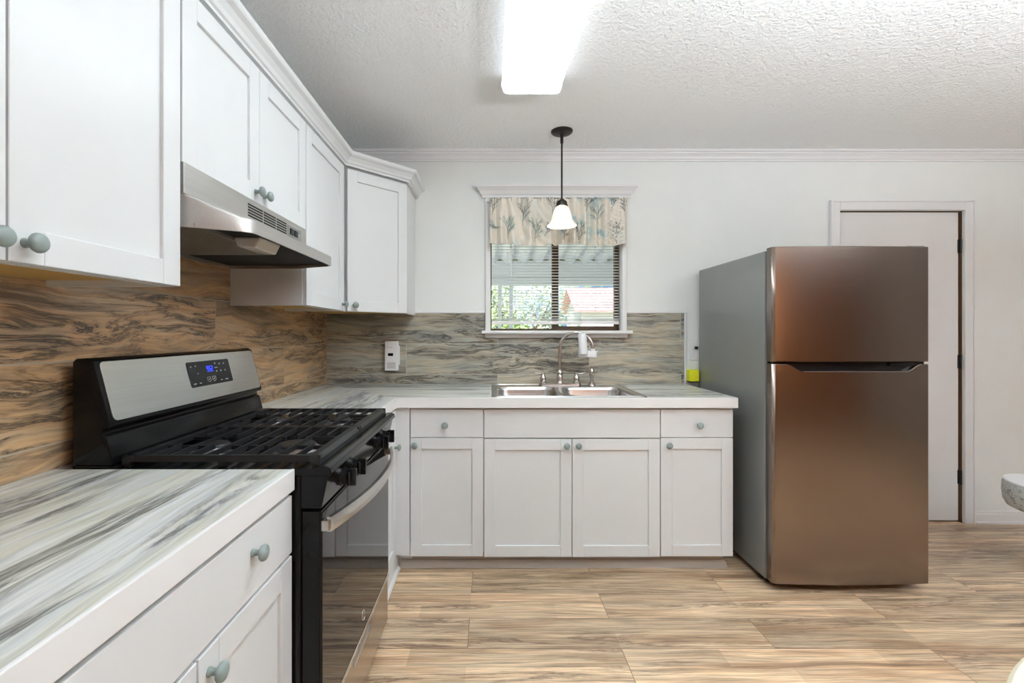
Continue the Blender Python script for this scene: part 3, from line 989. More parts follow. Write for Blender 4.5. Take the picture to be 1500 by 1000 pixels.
b = new_bm()
for ch, dx in (('9', 0.0), ('5', 0.0135), ('2', 0.0245)):
    digit(b, ch, 0.428 + dx, 0.098, 0.0085, 0.019, 0.0022, 0.0051)
for yy in (0.103, 0.111):
    box(b, 0.4382, 0.4402, yy, yy + 0.002, 0.0051, 0.0055, 0, 1, mp)
obj('clock_digits', b, disp.m, plate)
b = new_bm()
Z = 0.0051
for (kx, ky) in ((0.348, 0.118), (0.372, 0.119), (0.376, 0.094), (0.505, 0.119), (0.531, 0.119), (0.505, 0.094), (0.531, 0.094), (0.480, 0.122), (0.480, 0.094)):
    box(b, kx - 0.0035, kx + 0.0035, ky, ky + 0.0012, Z, Z + 0.0003, 0, 1, mp); box(b, kx - 0.003, kx + 0.003, ky + 0.003, ky + 0.0042, Z, Z + 0.0003, 0, 1, mp)
    box(b, kx - 0.0006, kx + 0.0006, ky, ky + 0.004, Z, Z + 0.0003, 0, 1, mp)
box(b, 0.472, 0.490, 0.108, 0.1095, Z, Z + 0.0003, 0, 1, mp)
for (kx, w) in ((0.350, 0.013), (0.378, 0.012), (0.497, 0.008), (0.528, 0.016)):
    box(b, kx - w / 2, kx + w / 2, 0.062, 0.0642, Z, Z + 0.0003, 0, 1, mp)
obj('button_marks', b, M['pale_print'], plate)

for kx in (0.428, 0.456):
    b = new_bm()
    ring = [mp @ Vector((p[0], p[1], Z)) for p in [(kx - 0.009, 0.079), (kx + 0.009, 0.079), (kx + 0.009, 0.069), (kx, 0.062), (kx - 0.009, 0.069)]]
    tube(b, ring, 0.0006, 6, closed=True)
    box(b, kx - 0.002, kx + 0.002, 0.070, 0.074, Z, Z + 0.0003, 0, 1, mp)
    obj('shield_button', b, M['pale_print'], plate)

# front: control strip, knobs
b = new_bm()
prism(b, [(RX - 0.044, 0.8952), (-0.402, 0.8952), (RX + 0.006, 0.815), (RX - 0.044, 0.815)], RY0, RY1, 'y', 0.002)
obj('control_strip', b, M['black'], c)
KY = [-1.523 + 0.016 - 0.25, -1.523 + 0.016 - 0.15, -1.523 + 0.016 + 0.15, -1.523 + 0.016 + 0.25]
kb = new_bm()
kq = Matrix.Rotation(PI / 2, 4, 'Y')
lathe(kb, [(0.0, 0), (0.024, 0), (0.024, 0.004), (0.021, 0.006), (0.0195, 0.020), (0.016, 0.022), (0.0, 0.022)], 24, kq, cap=False)
prism(kb, [(-0.0215, -0.0215), (0.0215, -0.0215), (0.0215, 0.0215), (-0.0215, 0.0215)][:0] or [(-0.0065, -0.023), (0.0065, -0.023), (0.0065, 0.023), (-0.0065, 0.023)], 0.018, 0.043, 'x', 0.002)
box(kb, 0.0225, 0.030, -0.021, 0.021, -0.0185, 0.0185, 0.004)
box(kb, 0.0425, 0.0436, -0.0015, 0.0015, 0.004, 0.020, 0)
kme = bpy.data.meshes.new('burner_knob'); kb.to_mesh(kme); kb.free()
kme.materials.append(M['black_plastic'])
for yy in KY:
    link('burner_knob', kme, c, (RX + 0.013, yy, 0.853))
# oven door
b = new_bm()
box(b, RX - 0.044, RX + 0.004, RY0 + 0.003, RY1 - 0.003, 0.262, 0.806, 0.004)
dr = obj('oven_door', b, M['black'], c)
b = new_bm(); box(b, RX + 0.0036, RX + 0.0062, RY0 + 0.008, RY1 - 0.008, 0.268, 0.800, 0.001)
obj('glass_panel', b, M['glass_black'], dr, label='glossy black glass door panel')
b = new_bm()
hp = []
hy0, hy1 = RY0 + 0.018, RY1 - 0.018
for i in range(25):
    s = i / 24
    hp.append((s, RX + 0.020 + 0.052 * (1 - (2 * s - 1) ** 2), hy0 + (hy1 - hy0) * s))
t = bmesh.new()
rings = []
for s, x, y in hp:
    hh = 0.0185
    rings.append([t.verts.new((x + dx, y, 0.768 + dz)) for dx, dz in ((-0.006, -hh), (0.004, -hh), (0.008, -hh * 0.5), (0.009, 0), (0.008, hh * 0.5), (0.004, hh), (-0.006, hh))])
for A, B in zip(rings, rings[1:]):
    for k in range(7):
        t.faces.new((A[k], A[(k + 1) % 7], B[(k + 1) % 7], B[k]))
t.faces.new(rings[0]); t.faces.new(rings[-1])
bmesh.ops.recalc_face_normals(t, faces=t.faces)
merge(b, t)
for yy in (hy0, hy1):
    box(b, RX + 0.003, RX + 0.022, yy - 0.012, yy + 0.012, 0.755, 0.781, 0.003)
obj('handle', b, M['steel_y'], dr, smooth=True, label='bowed stainless handle')
# small swirl mark low on the glass
b = new_bm()
ey_, ez_ = -1.507, 0.318
ring = [(RX + 0.0064, ey_ + 0.016 * math.cos(a) - 0.006 * math.sin(a), ez_ + 0.018 * math.sin(a)) for a in [2 * PI * i / 22 for i in range(20)]]
tube(b, ring, 0.0011, 6)
ring = [(RX + 0.0064, ey_ + 0.004 + 0.008 * math.cos(a + 2) - 0.004 * math.sin(a + 2), ez_ - 0.004 + 0.011 * math.sin(a + 2)) for a in [2 * PI * i / 22 for i in range(17)]]
tube(b, ring, 0.0010, 6)
obj('emblem', b, M['chrome'], dr)
b = new_bm()
box(b, RX - 0.043, RX + 0.003, RY0 + 0.003, RY1 - 0.003, 0.070, 0.2465, 0.003)
dw = obj('drawer', b, M['steel_drawer'], c, label='bronze-toned stainless bottom drawer')
b = new_bm(); box(b, RX - 0.043, RX + 0.007, RY0 + 0.003, RY1 - 0.003, 0.2470, 0.2615, 0.003)
obj('trim_strip', b, M['chrome'], dw)
b = new_bm(); prism(b, rrect(-1.507 - 0.095, -1.507 + 0.095, 0.212, 0.230, 0.004, 4), RX + 0.0025, RX + 0.006, 'x', 0.001)
obj('pull', b, M['alu'], dw)

# burners
for (bx, by, r) in ((-0.80, RY0 + 0.19, 0.042), (-0.56, RY0 + 0.19, 0.052), (-0.80, RY1 - 0.19, 0.045), (-0.56, RY1 - 0.19, 0.038)):
    b = new_bm(); lathe(b, [(0.0, 0), (r + 0.018, 0), (r + 0.018, 0.002), (r + 0.006, 0.004), (r + 0.004, 0.012), (0, 0.012)], 24, Matrix.Translation((bx, by, 0.9132)), cap=False)
    bu = obj('burner', b, M['alu'], c, smooth=True)
    b = new_bm(); lathe(b, [(0.0, 0.0122), (r, 0.0122), (r + 0.001, 0.015), (r - 0.003, 0.019), (0, 0.020)], 24, Matrix.Translation((bx, by, 0.9132)), cap=False)
    obj('cap', b, M['black_matt'], bu, smooth=True)
# two cast-iron grates
GZ = 0.938


def grate(y0, y1):
    b = new_bm()
    gx0, gx1 = -0.925, -0.428
    # frame rails: chamfered bars
    for xx in (gx0, gx1):
        s = 1 if xx == gx0 else -1
        prism(b, [(xx, GZ - 0.020), (xx, GZ - 0.006), (xx + s * 0.010, GZ + 0.004), (xx + s * 0.030, GZ + 0.004), (xx + s * 0.030, GZ - 0.010)], y0, y1, 'y', 0.001)
    for yy in (y0, y1):
        s = 1 if yy == y0 else -1
        prism(b, [(yy, GZ - 0.012), (yy + s * 0.003, GZ + 0.004), (yy + s * 0.014, GZ + 0.004), (yy + s * 0.016, GZ - 0.012)], gx0, gx1, 'x', 0.001)
    n = 10
    ym = (y0 + y1) / 2
    for i in range(1, n):
        xx = gx0 + 0.02 + (gx1 - gx0 - 0.04) * i / n
        hw = 0.0037
        prof = [(xx - hw, GZ - 0.010), (xx - hw * 0.7, GZ + 0.004), (xx + hw * 0.7, GZ + 0.004), (xx + hw, GZ - 0.010)]
        if i % 2 == 1 and i not in (5,):          # fingers that stop short of the burners
            for a0, a1 in ((y0 + 0.01, ym - 0.055), (ym + 0.055, y1 - 0.01)):
                prism(b, prof, a0, a1, 'y', 0.001)
        else:
            prism(b, prof, y0 + 0.01, y1 - 0.01, 'y', 0.001)
    for xx0, xx1 in ((gx0 + 0.02, gx0 + 0.13), ((gx0 + gx1) / 2 - 0.06, (gx0 + gx1) / 2 + 0.06), (gx1 - 0.13, gx1 - 0.02)):
        for yy in (ym - 0.055, ym + 0.055):
            box(b, xx0, xx1, yy - 0.0035, yy + 0.0035, GZ - 0.012, GZ - 0.001, 0.001)
    for xx in (gx0 + 0.012, gx1 - 0.012, (gx0 + gx1) / 2):
        for yy in (y0 + 0.009, y1 - 0.009):
            box(b, xx - 0.008, xx + 0.008, yy - 0.006, yy + 0.006, 0.9134, GZ - 0.006)
    return obj('grate', b, M['black_matt'], c)


ymid = (RY0 + RY1) / 2
grate(RY0 + 0.014, ymid - 0.001)
grate(ymid + 0.001, RY1 - 0.014)

# ------------------------------------------------------------------ range hood
HY0, HY1 = -1.892, -1.133
c = thing('range_hood', 'stainless under-cabinet range hood above the black gas range', 'range hood', (-0.9, (HY0 + HY1) / 2, 1.515))
b = new_bm(); box(b, WX0 + 0.009, -0.757, HY0, HY1, 1.596, 1.6745, 0.0015)
body = obj('body', b, M['steel_hood'], c)
b = new_bm()
for k, (s0, s1) in enumerate(((-1.590, -1.497), (-1.490, -1.404), (-1.397, -1.318))):
    for q in range(5):
        box(b, -0.7572, -0.7563, s0, s1, 1.616 + q * 0.0088, 1.6212 + q * 0.0088)
obj('vent_slots', b, M['dark_void'], body)
b = new_bm(); box(b, -0.7572, -0.7553, -1.308, -1.190, 1.612, 1.655, 0.0006)
sp_ = obj('switch_plate', b, M['grey_plastic'], body)
for yy in (-1.292, -1.254):
    b = new_bm(); box(b, -0.7556, -0.751, yy, yy + 0.028, 1.622, 1.645, 0.002)
    obj('rocker_switch', b, M['black_plastic'], sp_)
b = new_bm(); box(b, -0.7556, -0.7550, -1.216, -1.198, 1.6325, 1.6345)
obj('switch_marks', b, M['lens'], sp_)


def foot(d, z):
    near = [(WX0 + 0.009, HY0), (-0.780, HY0), (-0.662, HY0 + 0.052), (-0.646, HY0 + 0.060), (-0.634, HY0 + 0.070), (-0.626, HY0 + 0.082), (-0.624, HY0 + 0.096)]
    far = [(p[0], HY1 - (p[1] - HY0)) for p in reversed(near)]
    return [(p[0], p[1], z) for p in near + far]


t = bmesh.new()
tn_ = [(WX0 + 0.009, HY0), (-0.780, HY0), (-0.766, HY0 + 0.004), (-0.762, HY0 + 0.008), (-0.759, HY0 + 0.013), (-0.7575, HY0 + 0.020), (-0.757, HY0 + 0.03)]
top = [(p[0], p[1], 1.5958) for p in tn_ + [(q[0], HY1 - (q[1] - HY0)) for q in reversed(tn_)]]
r0 = [t.verts.new(p) for p in top]
r1 = [t.verts.new(p) for p in foot(0, 1.549)]
r2 = [t.verts.new(p) for p in foot(0, 1.514)]
inn = [(p[0] - (0.006 if p[0] > -0.8 else -0.001), p[1] + (0.005 if p[1] < ymid else -0.005), p[2]) for p in foot(0, 1.514)]
r3 = [t.verts.new(p) for p in inn]
r4 = [t.verts.new((p[0], p[1], 1.530)) for p in inn]
for A, B in ((r0, r1), (r1, r2), (r2, r3), (r3, r4)):
    for i in range(len(A)):
        j = (i + 1) % len(A)
        t.faces.new((A[i], A[j], B[j], B[i]))
t.faces.new(r0); t.faces.new(r4)
bmesh.ops.recalc_face_normals(t, faces=t.faces)
b = new_bm(); merge(b, t)
obj('canopy', b, M['steel_hood'], c, smooth=True)
b = new_bm(); prism(b, [(p[0], p[1]) for p in [(q[0] - 0.002, q[1], 0) for q in inn]], 1.5265, 1.5297, 'z')
obj('underside_panel', b, M['dark_void'], c, label='black underside panel')
b = new_bm()
for i in range(24):
    xx = -1.055 + i * 0.0128
    box(b, xx, xx + 0.0055, -1.868, -1.452, 1.5185, 1.5235)
for xx in (-1.066, -0.748):
    box(b, xx, xx + 0.008, -1.874, -1.446, 1.518, 1.5262)
for yy in (-1.876, -1.452):
    box(b, -1.066, -0.740, yy, yy + 0.007, 1.518, 1.5262)
obj('grease_filter', b, plain('metal_mesh_filter', (0.45, 0.45, 0.43), 0.35, 0.8), c, label='ribbed metal grease filter')
b = new_bm()
prism(b, [(-0.738, 1.526), (-0.728, 1.499), (-0.676, 1.495), (-0.660, 1.526)], -1.705, -1.575, 'y', 0.006)
obj('lamp_lens', b, M['lens'], c)

# ------------------------------------------------------------------ refrigerator
FX0, FX1 = 1.357, 2.114
FYF = -0.817             # front of the doors at their edges
c = thing('refrigerator', 'tall stainless top-freezer refrigerator standing in front of the white door', 'refrigerator', ((FX0 + FX1) / 2, -0.42, 0))
b = new_bm(); box(b, FX0 + 0.002, FX1 - 0.002, -0.752, -0.03, 0.035, 1.655, 0.006)
obj('body', b, M['fridge_side'], c, label='smooth grey side panels')
b = new_bm(); box(b, FX0 + 0.012, FX1 - 0.012, -0.768, -0.7515, 0.05, 1.640)
obj('gasket', b, M['black_plastic'], c)
b = new_bm(); box(b, FX0 + 0.02, FX1 - 0.02, -0.752, -0.60, 0.030, 0.062); box(b, FX0 + 0.03, FX1 - 0.03, -0.775, -0.74, 0.018, 0.055, 0.004)
obj('toe_grille', b, M['black_plastic'], c)
for fx in (FX0 + 0.06, FX1 - 0.06):
    for fy in (-0.70, -0.10):
        b = new_bm(); lathe(b, [(0, 0), (0.022, 0), (0.022, 0.016), (0.01, 0.02), (0.01, 0.036), (0, 0.036)], 16, Matrix.Translation((fx, fy, 0)), cap=False)
        obj('foot', b, M['black_plastic'], c)


def fridge_door(name, zb, topf):
    N = 64
    t = bmesh.new()
    rows = []
    w = FX1 - FX0
    for i in range(N + 1):
        s = i / N
        x = FX0 + w * s
        y = FYF - 0.016 * (1 - (2 * s - 1) ** 2)
        e = min(s, 1 - s) * w
        if e < 0.010:
            y += 0.010 - math.sqrt(max(0, 0.010 ** 2 - (0.010 - e) ** 2))
        zt = topf(x)
        rows.append([t.verts.new((x, -0.769, zb)), t.verts.new((x, y + 0.003, zb)), t.verts.new((x, y, zb + 0.003)),
                     t.verts.new((x, y, zt - 0.003)), t.verts.new((x, y + 0.003, zt)), t.verts.new((x, -0.769, zt))])
    for A, B in zip(rows, rows[1:]):
        for k in range(6):
            t.faces.new((A[k], A[(k + 1) % 6], B[(k + 1) % 6], B[k]))
    t.faces.new(rows[0]); t.faces.new(rows[-1])
    bmesh.ops.recalc_face_normals(t, faces=t.faces)
    b = new_bm(); merge(b, t)
    return obj(name, b, M['steel_fridge'], c, smooth=True)


GAPZ = 1.106
fridge_door('freezer_door', GAPZ + 0.005, lambda x: 1.664)


def scoop(x):
    a, bb = 1.425, 2.070
    e = min(x - a, bb - x)
    if e <= 0:
        return GAPZ - 0.006
    k = min(1.0, e / 0.075)
    return GAPZ - 0.006 - 0.034 * (k * k * (3 - 2 * k))


lower = fridge_door('fridge_door', 0.045, scoop)
b = new_bm(); box(b, FX0 + 0.015, FX1 - 0.015, -0.800, -0.765, GAPZ - 0.060, GAPZ + 0.004)
obj('handle_recess', b, M['black_plastic'], lower)
b = new_bm(); box(b, 1.925, 2.045, -0.812, -0.799, GAPZ - 0.016, GAPZ + 0.001, 0.002)
obj('grip_insert', b, M['black_plastic'], lower)
b = new_bm(); box(b, FX1 - 0.09, FX1 - 0.01, -0.80, -0.70, 1.6555, 1.672, 0.004)
obj('hinge_cover', b, M['fridge_side'], c)

# ------------------------------------------------------------------ lamps
c = thing('ceiling_light', 'long white fluorescent ceiling fixture glowing over the kitchen', 'ceiling light', (0.19, -1.49, CEIL))
lx0, lx1, ly0, ly1 = 0.052, 0.332, -2.11, -0.888
b = new_bm(); box(b, lx0 + 0.02, lx1 - 0.02, ly0 + 0.004, ly1 - 0.004, CEIL - 0.038, CEIL - 0.0005, 0.003)
obj('housing', b, M['white_plastic'], c)
b = new_bm()
prism(b, [(lx0 + 0.004, CEIL - 0.026), (lx0 + 0.001, CEIL - 0.05), (lx0 + 0.012, CEIL - 0.076), (lx0 + 0.03, CEIL - 0.084), (lx1 - 0.03, CEIL - 0.084), (lx1 - 0.012, CEIL - 0.076), (lx1 - 0.001, CEIL - 0.05), (lx1 - 0.004, CEIL - 0.026)], ly0 + 0.012, ly1 - 0.012, 'y')
tl = NT('glowing_tube_diffuser')
e_ = tl.n('Emission', None, Color=(0.89, 1.0, 1.06), Strength=TUBE_STRENGTH)
tl.t.links.new(e_.outputs[0], tl.out.inputs[0])
ts = NT('prismatic_diffuser_side')
e2 = ts.n('Emission', None, Color=(0.93, 1.0, 1.05), Strength=1.7)
ts.t.links.new(e2.outputs[0], ts.out.inputs[0])
df = obj('diffuser', b, [tl.m, ts.m], c)
for p in df.data.polygons:
    if p.normal.z > -0.9:
        p.material_index = 1
for yy in (ly0, ly1 - 0.0115):
    b = new_bm()
    prism(b, [(lx0, CEIL - 0.026), (lx0 - 0.003, CEIL - 0.05), (lx0 + 0.010, CEIL - 0.080), (lx0 + 0.028, CEIL - 0.087), (lx1 - 0.028, CEIL - 0.087), (lx1 - 0.010, CEIL - 0.080), (lx1 + 0.003, CEIL - 0.05), (lx1, CEIL - 0.026)], yy, yy + 0.0115, 'y', 0.002)
    ec = plain('translucent_end_cap', (0.85, 0.86, 0.87), 0.3)
    obj('end_cap', b, ec, c)

PX, PY = 0.423, -0.31
c = thing('pendant_light', 'small pendant lamp with frosted bell shade hanging before the window', 'pendant lamp', (PX, PY, CEIL))
mt = lambda z: Matrix.Translation((PX, PY, z))
b = new_bm(); lathe(b, [(0, -0.024), (0.012, -0.024), (0.014, -0.018), (0.045, -0.016), (0.058, -0.013), (0.064, -0.006), (0.064, -0.0004), (0, -0.0004)], 32, mt(CEIL), cap=False)
obj('canopy', b, M['bronze'], c, smooth=True)
b = new_bm(); tube(b, [(PX, PY, CEIL - 0.02), (PX, PY, 2.03)], 0.0056, 12); lathe(b, [(0, 0), (0.009, 0), (0.009, 0.05), (0, 0.05)], 14, mt(CEIL - 0.072), cap=False)
obj('rod', b, M['bronze'], c, smooth=True)
b = new_bm(); lathe(b, [(0, 0.046), (0.010, 0.046), (0.016, 0.038), (0.028, 0.030), (0.032, 0.022), (0.032, 0.010), (0.036, 0.008), (0.036, 0.0), (0, 0.0)], 28, mt(1.995), cap=False)
obj('cap', b, M['bronze'], c, smooth=True)
b = new_bm()
prof = [(0.030, 1.994), (0.038, 1.990), (0.047, 1.972), (0.055, 1.945), (0.061, 1.920), (0.070, 1.900), (0.084, 1.887), (0.089, 1.880)]
inn_ = [(r - 0.003, z - 0.001) for r, z in reversed(prof)]
lathe(b, prof + inn_, 36, Matrix.Translation((PX, PY, 0)), cap=False)
sg = NT('frosted_glowing_glass')
se = sg.n('Emission', None, Color=(1.0, 0.91, 0.77), Strength=1.05)
sb = sg.n('BsdfPrincipled', None, Base_Color=(0.9, 0.87, 0.80), Roughness=0.25)
sm_ = sg.n('MixShader', None, _0=0.55, _1=sb.outputs[0], _2=se.outputs[0])
sg.t.links.new(sm_.outputs[0], sg.out.inputs[0])
obj('shade', b, sg.m, c, smooth=True)
b = new_bm(); lathe(b, [(0, 1.895), (0.018, 1.900), (0.028, 1.922), (0.026, 1.945), (0.014, 1.970), (0.013, 1.994), (0, 1.994)], 20, Matrix.Translation((PX, PY, 0)), cap=False)
bg = NT('lit_bulb')
be = bg.n('Emission', None, Color=(1.0, 0.88, 0.68), Strength=28.0)
bg.t.links.new(be.outputs[0], bg.out.inputs[0])
obj('bulb', b, bg.m, c, smooth=True)

# ------------------------------------------------------------------ window blind and valance
c = thing('window_blind', 'white horizontal mini blind lowered in the window above the sink', 'blind', (0.431, 0.035, WIN[3]))
b = new_bm(); box(b, 0.010, 0.852, 0.004, 0.034, 2.100, 2.129, 0.002)
obj('headrail', b, M['white_plastic'], c)
b = new_bm()
zs_ = 2.088
nsl = 0
while zs_ > 1.352:
    tl_ = 0.0035
    prism(b, [(0.0065, zs_ - 0.0052), (0.019, zs_ + 0.0004), (0.0315, zs_ + 0.0022), (0.0315, zs_ + 0.0028), (0.019, zs_ + 0.0010), (0.0065, zs_ - 0.0046)], 0.012, 0.850, 'x')
    zs_ -= 0.0192
    nsl += 1
sl_ = NT('translucent_white_slat')
s1 = sl_.n('BsdfPrincipled', None, Base_Color=(0.86, 0.86, 0.85), Roughness=0.4)
s2 = sl_.n('BsdfTranslucent', None, Color=(0.9, 0.9, 0.88))
s3 = sl_.n('MixShader', None, _0=0.35, _1=s1.outputs[0], _2=s2.outputs[0])
sl_.t.links.new(s3.outputs[0], sl_.out.inputs[0])
obj('slats', b, sl_.m, c)
b = new_bm(); box(b, 0.012, 0.850, 0.005, 0.033, 1.306, 1.326, 0.003)
for k in range(3):
    prism(b, [(0.0065, 1.329 + k * 0.006), (0.019, 1.332 + k * 0.006), (0.0315, 1.329 + k * 0.006), (0.0315, 1.330 + k * 0.006), (0.019, 1.333 + k * 0.006), (0.0065, 1.330 + k * 0.006)], 0.012, 0.850, 'x')
obj('bottom_rail', b, M['white_plastic'], c)
for xx in (0.165, 0.695):
    b = new_bm(); tube(b, [(xx, 0.0055, 2.10), (xx, 0.0055, 1.315)], 0.0012, 6); tube(b, [(xx, 0.0325, 2.10), (xx, 0.0325, 1.315)], 0.0010, 6)
    obj('lift_cord', b, M['white_plastic'], c)
b = new_bm(); tube(b, [(0.135, -0.004, 2.098), (0.138, -0.006, 1.62)], 0.0038, 8)
obj('tilt_wand', b, M['white_plastic'], c)

VX0, VX1, VZ0, VZ1 = -0.006, 0.884, 1.815, 2.116


def vsurf(u, v):
    """Valance cloth: u 0..1 across, v 0 hem .. 1 rod pocket."""
    x = VX0 + (VX1 - VX0) * u
    amp = 0.034 * (1 - 0.45 * v)
    w = math.sin(u * 66 + 2.2 * math.sin(u * 9)) + 0.45 * math.sin(u * 83 + 2) + 0.25 * math.sin(u * 150 * (0.5 + 0.5 * v))
    y = -0.068 - amp * w * 0.75
    if v > 0.93:
        y += 0.004 * math.sin(u * 260)
    z = VZ0 + (VZ1 - VZ0) * v + 0.006 * math.sin(u * 13 + 0.5) * (1 - v) + 0.003 * math.sin(u * 60) * (1 - v)
    if v > 0.93:
        z += 0.0025 * math.sin(u * 300)
    return Vector((x, y, z))


b = new_bm()
NU, NV = 260, 24
t = bmesh.new()
gv = [[t.verts.new(vsurf(i / NU, j / NV)) for j in range(NV + 1)] for i in range(NU + 1)]
for i in range(NU):
    for j in range(NV):
        t.faces.new((gv[i][j], gv[i + 1][j], gv[i + 1][j + 1], gv[i][j + 1]))
merge(b, t)
bmesh.ops.solidify(b, geom=list(b.faces), thickness=0.0015)
# printed sea-fan and coral sprigs follow the cloth
rng = random.Random(11)


def vstroke(bm, u0, v0, u1, v1, w0, w1, mi):
    A = (VX1 - VX0); B = (VZ1 - VZ0)
    dx, dz = (u1 - u0) * A, (v1 - v0) * B
    l = math.hypot(dx, dz) or 1e-6
    nx, nz = -dz / l, dx / l
    q = []
    for u, v, w, s in ((u0, v0, w0, 1), (u0, v0, w0, -1), (u1, v1, w1, -1), (u1, v1, w1, 1)):
        p = vsurf(min(0.999, max(0.001, u + s * nx * w / A)), min(0.999, max(0.001, v + s * nz * w / B)))
        q.append(bm.verts.new((p.x, p.y - 0.0022, p.z)))
    f = bm.faces.new(q)
    f.material_index = mi


def sprig(bm, u, v, ang, l, w, depth, mi, spread=0.42):
    if depth == 0:
        return
    A = (VX1 - VX0); B = (VZ1 - VZ0)
    k = 3
    cu, cv = u, v
    for s in range(k):
        a = ang + rng.uniform(-0.14, 0.14)
        nu, nv = cu + math.sin(a) * l / k / A, cv + math.cos(a) * l / k / B
        vstroke(bm, cu, cv, nu, nv, w, w * 0.85, mi)
        cu, cv = nu, nv
        if s > 0 or depth > 2:
            sprig(bm, cu, cv, ang + rng.choice((-1, 1)) * rng.uniform(0.25, 0.6), l * 0.55, w * 0.7, depth - 1, mi, spread)
    for sgn in (-1, 1):
        sprig(bm, cu, cv, ang + sgn * spread * rng.uniform(0.6, 1.1), l * 0.68, w * 0.72, depth - 1, mi, spread)


for (u, v, l, mi, up) in ((0.135, 0.12, 0.050, 1, 0.0), (0.02, 0.62, 0.045, 2, 0.1), (0.33, 0.08, 0.050, 1, 0.0), (0.245, 0.42, 0.055, 2, 0.05), (0.455, 0.55, 0.050, 2, 0.0),
                          (0.655, 0.04, 0.045, 2, 0.0), (0.775, 0.38, 0.052, 1, 0.0), (0.92, 0.03, 0.050, 2, -0.05), (0.70, 0.70, 0.04, 2, 0.3), (0.885, 0.72, 0.05, 2, 0.0),
                          (0.535, 0.06, 0.04, 2, 0.1), (0.09, 0.34, 0.03, 1, -1.2), (0.40, 0.20, 0.03, 2, 0.5), (0.975, 0.62, 0.04, 2, 0.0)):
    sprig(b, u, v, up, l * 1.3, 0.0012, 4, mi)
vt = NT('cream_valance_cloth')
x, y, z, v_ = vt.coords()
pn = vt.noise(v_, 7.0, 3)
pc = vt.ramp(pn, [(0.54, srgb(248, 242, 230)), (0.64, srgb(232, 238, 232)), (0.74, srgb(178, 206, 208))])
wv = vt.noise(v_, 500, 2)
pd = vt.n('BsdfPrincipled', None, Base_Color=pc, Roughness=0.9, Normal=vt.bump(wv, 0.15, 0.001))
ptr = vt.n('BsdfTranslucent', None, Color=pc)
pm = vt.n('MixShader', None, _0=0.22, _1=pd.outputs[0], _2=ptr.outputs[0])
vt.t.links.new(pm.outputs[0], vt.out.inputs[0])
val = thing('valance', 'gathered cream valance with teal and grey coral print over the window', 'curtain', (0.44, -0.05, VZ0))
obj('cloth', b, [vt.m, plain('teal_print', srgb(92, 136, 140), 0.9), plain('grey_blue_print', srgb(92, 100, 104), 0.9)], val, smooth=True)
b = new_bm(); tube(b, [(-0.02, -0.028, 2.104), (0.892, -0.028, 2.104)], 0.006, 10)
for xx in (-0.016, 0.886):
    box(b, xx - 0.004, xx + 0.004, -0.030, -0.0202, 2.098, 2.112)
obj('rod', b, M['trim'], val)

# ------------------------------------------------------------------ small wall items
c = thing('plug_in_alarm', 'white plug-in gas alarm with dark display on the tile beside the corner', 'alarm', (-0.639, -0.008, 1.09))
b = new_bm()
prism(b, rrect(-0.682, -0.597, 1.005, 1.197, 0.005, 4), -0.048, -0.016, 'y', 0.003)
obj('case', b, M['white_plastic'], c)
b = new_bm(); prism(b, rrect(-0.686, -0.592, 1.040, 1.166, 0.004, 3), -0.0162, -0.0083, 'y', 0.001)
obj('outlet_plate', b, M['white_plastic'], c)
b = new_bm(); box(b, -0.662, -0.628, -0.0486, -0.0470, 1.100, 1.118, 0.0004)
obj('display', b, M['black_plastic'], c)
b = new_bm(); lathe(b, [(0, 0), (0.008, 0), (0.008, 0.002), (0, 0.0025)], 18, Matrix.Translation((-0.660, -0.0478, 1.088)) @ Matrix.Rotation(PI / 2, 4, 'X'), cap=False)
obj('test_button', b, M['white_plastic'], c)
b = new_bm()
for k in range(7):
    box(b, -0.668, -0.612, -0.0484, -0.0477, 1.020 + k * 0.006, 1.0222 + k * 0.006)
obj('vent_slits', b, M['grey_plastic'], c)
b = new_bm(); tube(b, [(-0.668, -0.048, 1.148), (-0.664, -0.048, 1.158), (-0.656, -0.048, 1.160)], 0.0012, 6); tube(b, [(-0.648, -0.048, 1.147), (-0.640, -0.048, 1.160), (-0.634, -0.048, 1.156)], 0.0012, 6)
obj('printed_mark', b, M['grey_plastic'], c)

c = thing('wall_outlet', 'white outlet plate with a black plug between backsplash and refrigerator', 'outlet', (1.345, 0, 1.13))
b = new_bm(); prism(b, rrect(1.309, 1.379, 1.070, 1.188, 0.004, 3), -0.0075, -0.0004, 'y', 0.0015)
obj('plate', b, M['white_plastic'], c)
b = new_bm()
for zz in (1.106, 1.152):
    prism(b, rrect(1.327, 1.361, zz - 0.016, zz + 0.016, 0.012, 5), -0.0100, -0.0070, 'y', 0.0008)
obj('socket', b, M['white_plastic'], c)
b = new_bm(); box(b, 1.337, 1.357, -0.026, -0.0101, 1.143, 1.161, 0.004)
obj('plug', b, M['black_plastic'], c)

c = thing('yellow_box', 'small bright yellow box low on the wall beside the backsplash edge', 'box', (1.33, -0.01, 0.93))
b = new_bm(); box(b, 1.2885, 1.352, -0.052, -0.0004, 0.935, 1.010, 0.004)
obj('case', b, M['yellow'], c)
b = new_bm(); box(b, 1.290, 1.350, -0.048, -0.0006, 0.9295, 0.9345, 0.0015)
obj('base', b, M['dark_void'], c)

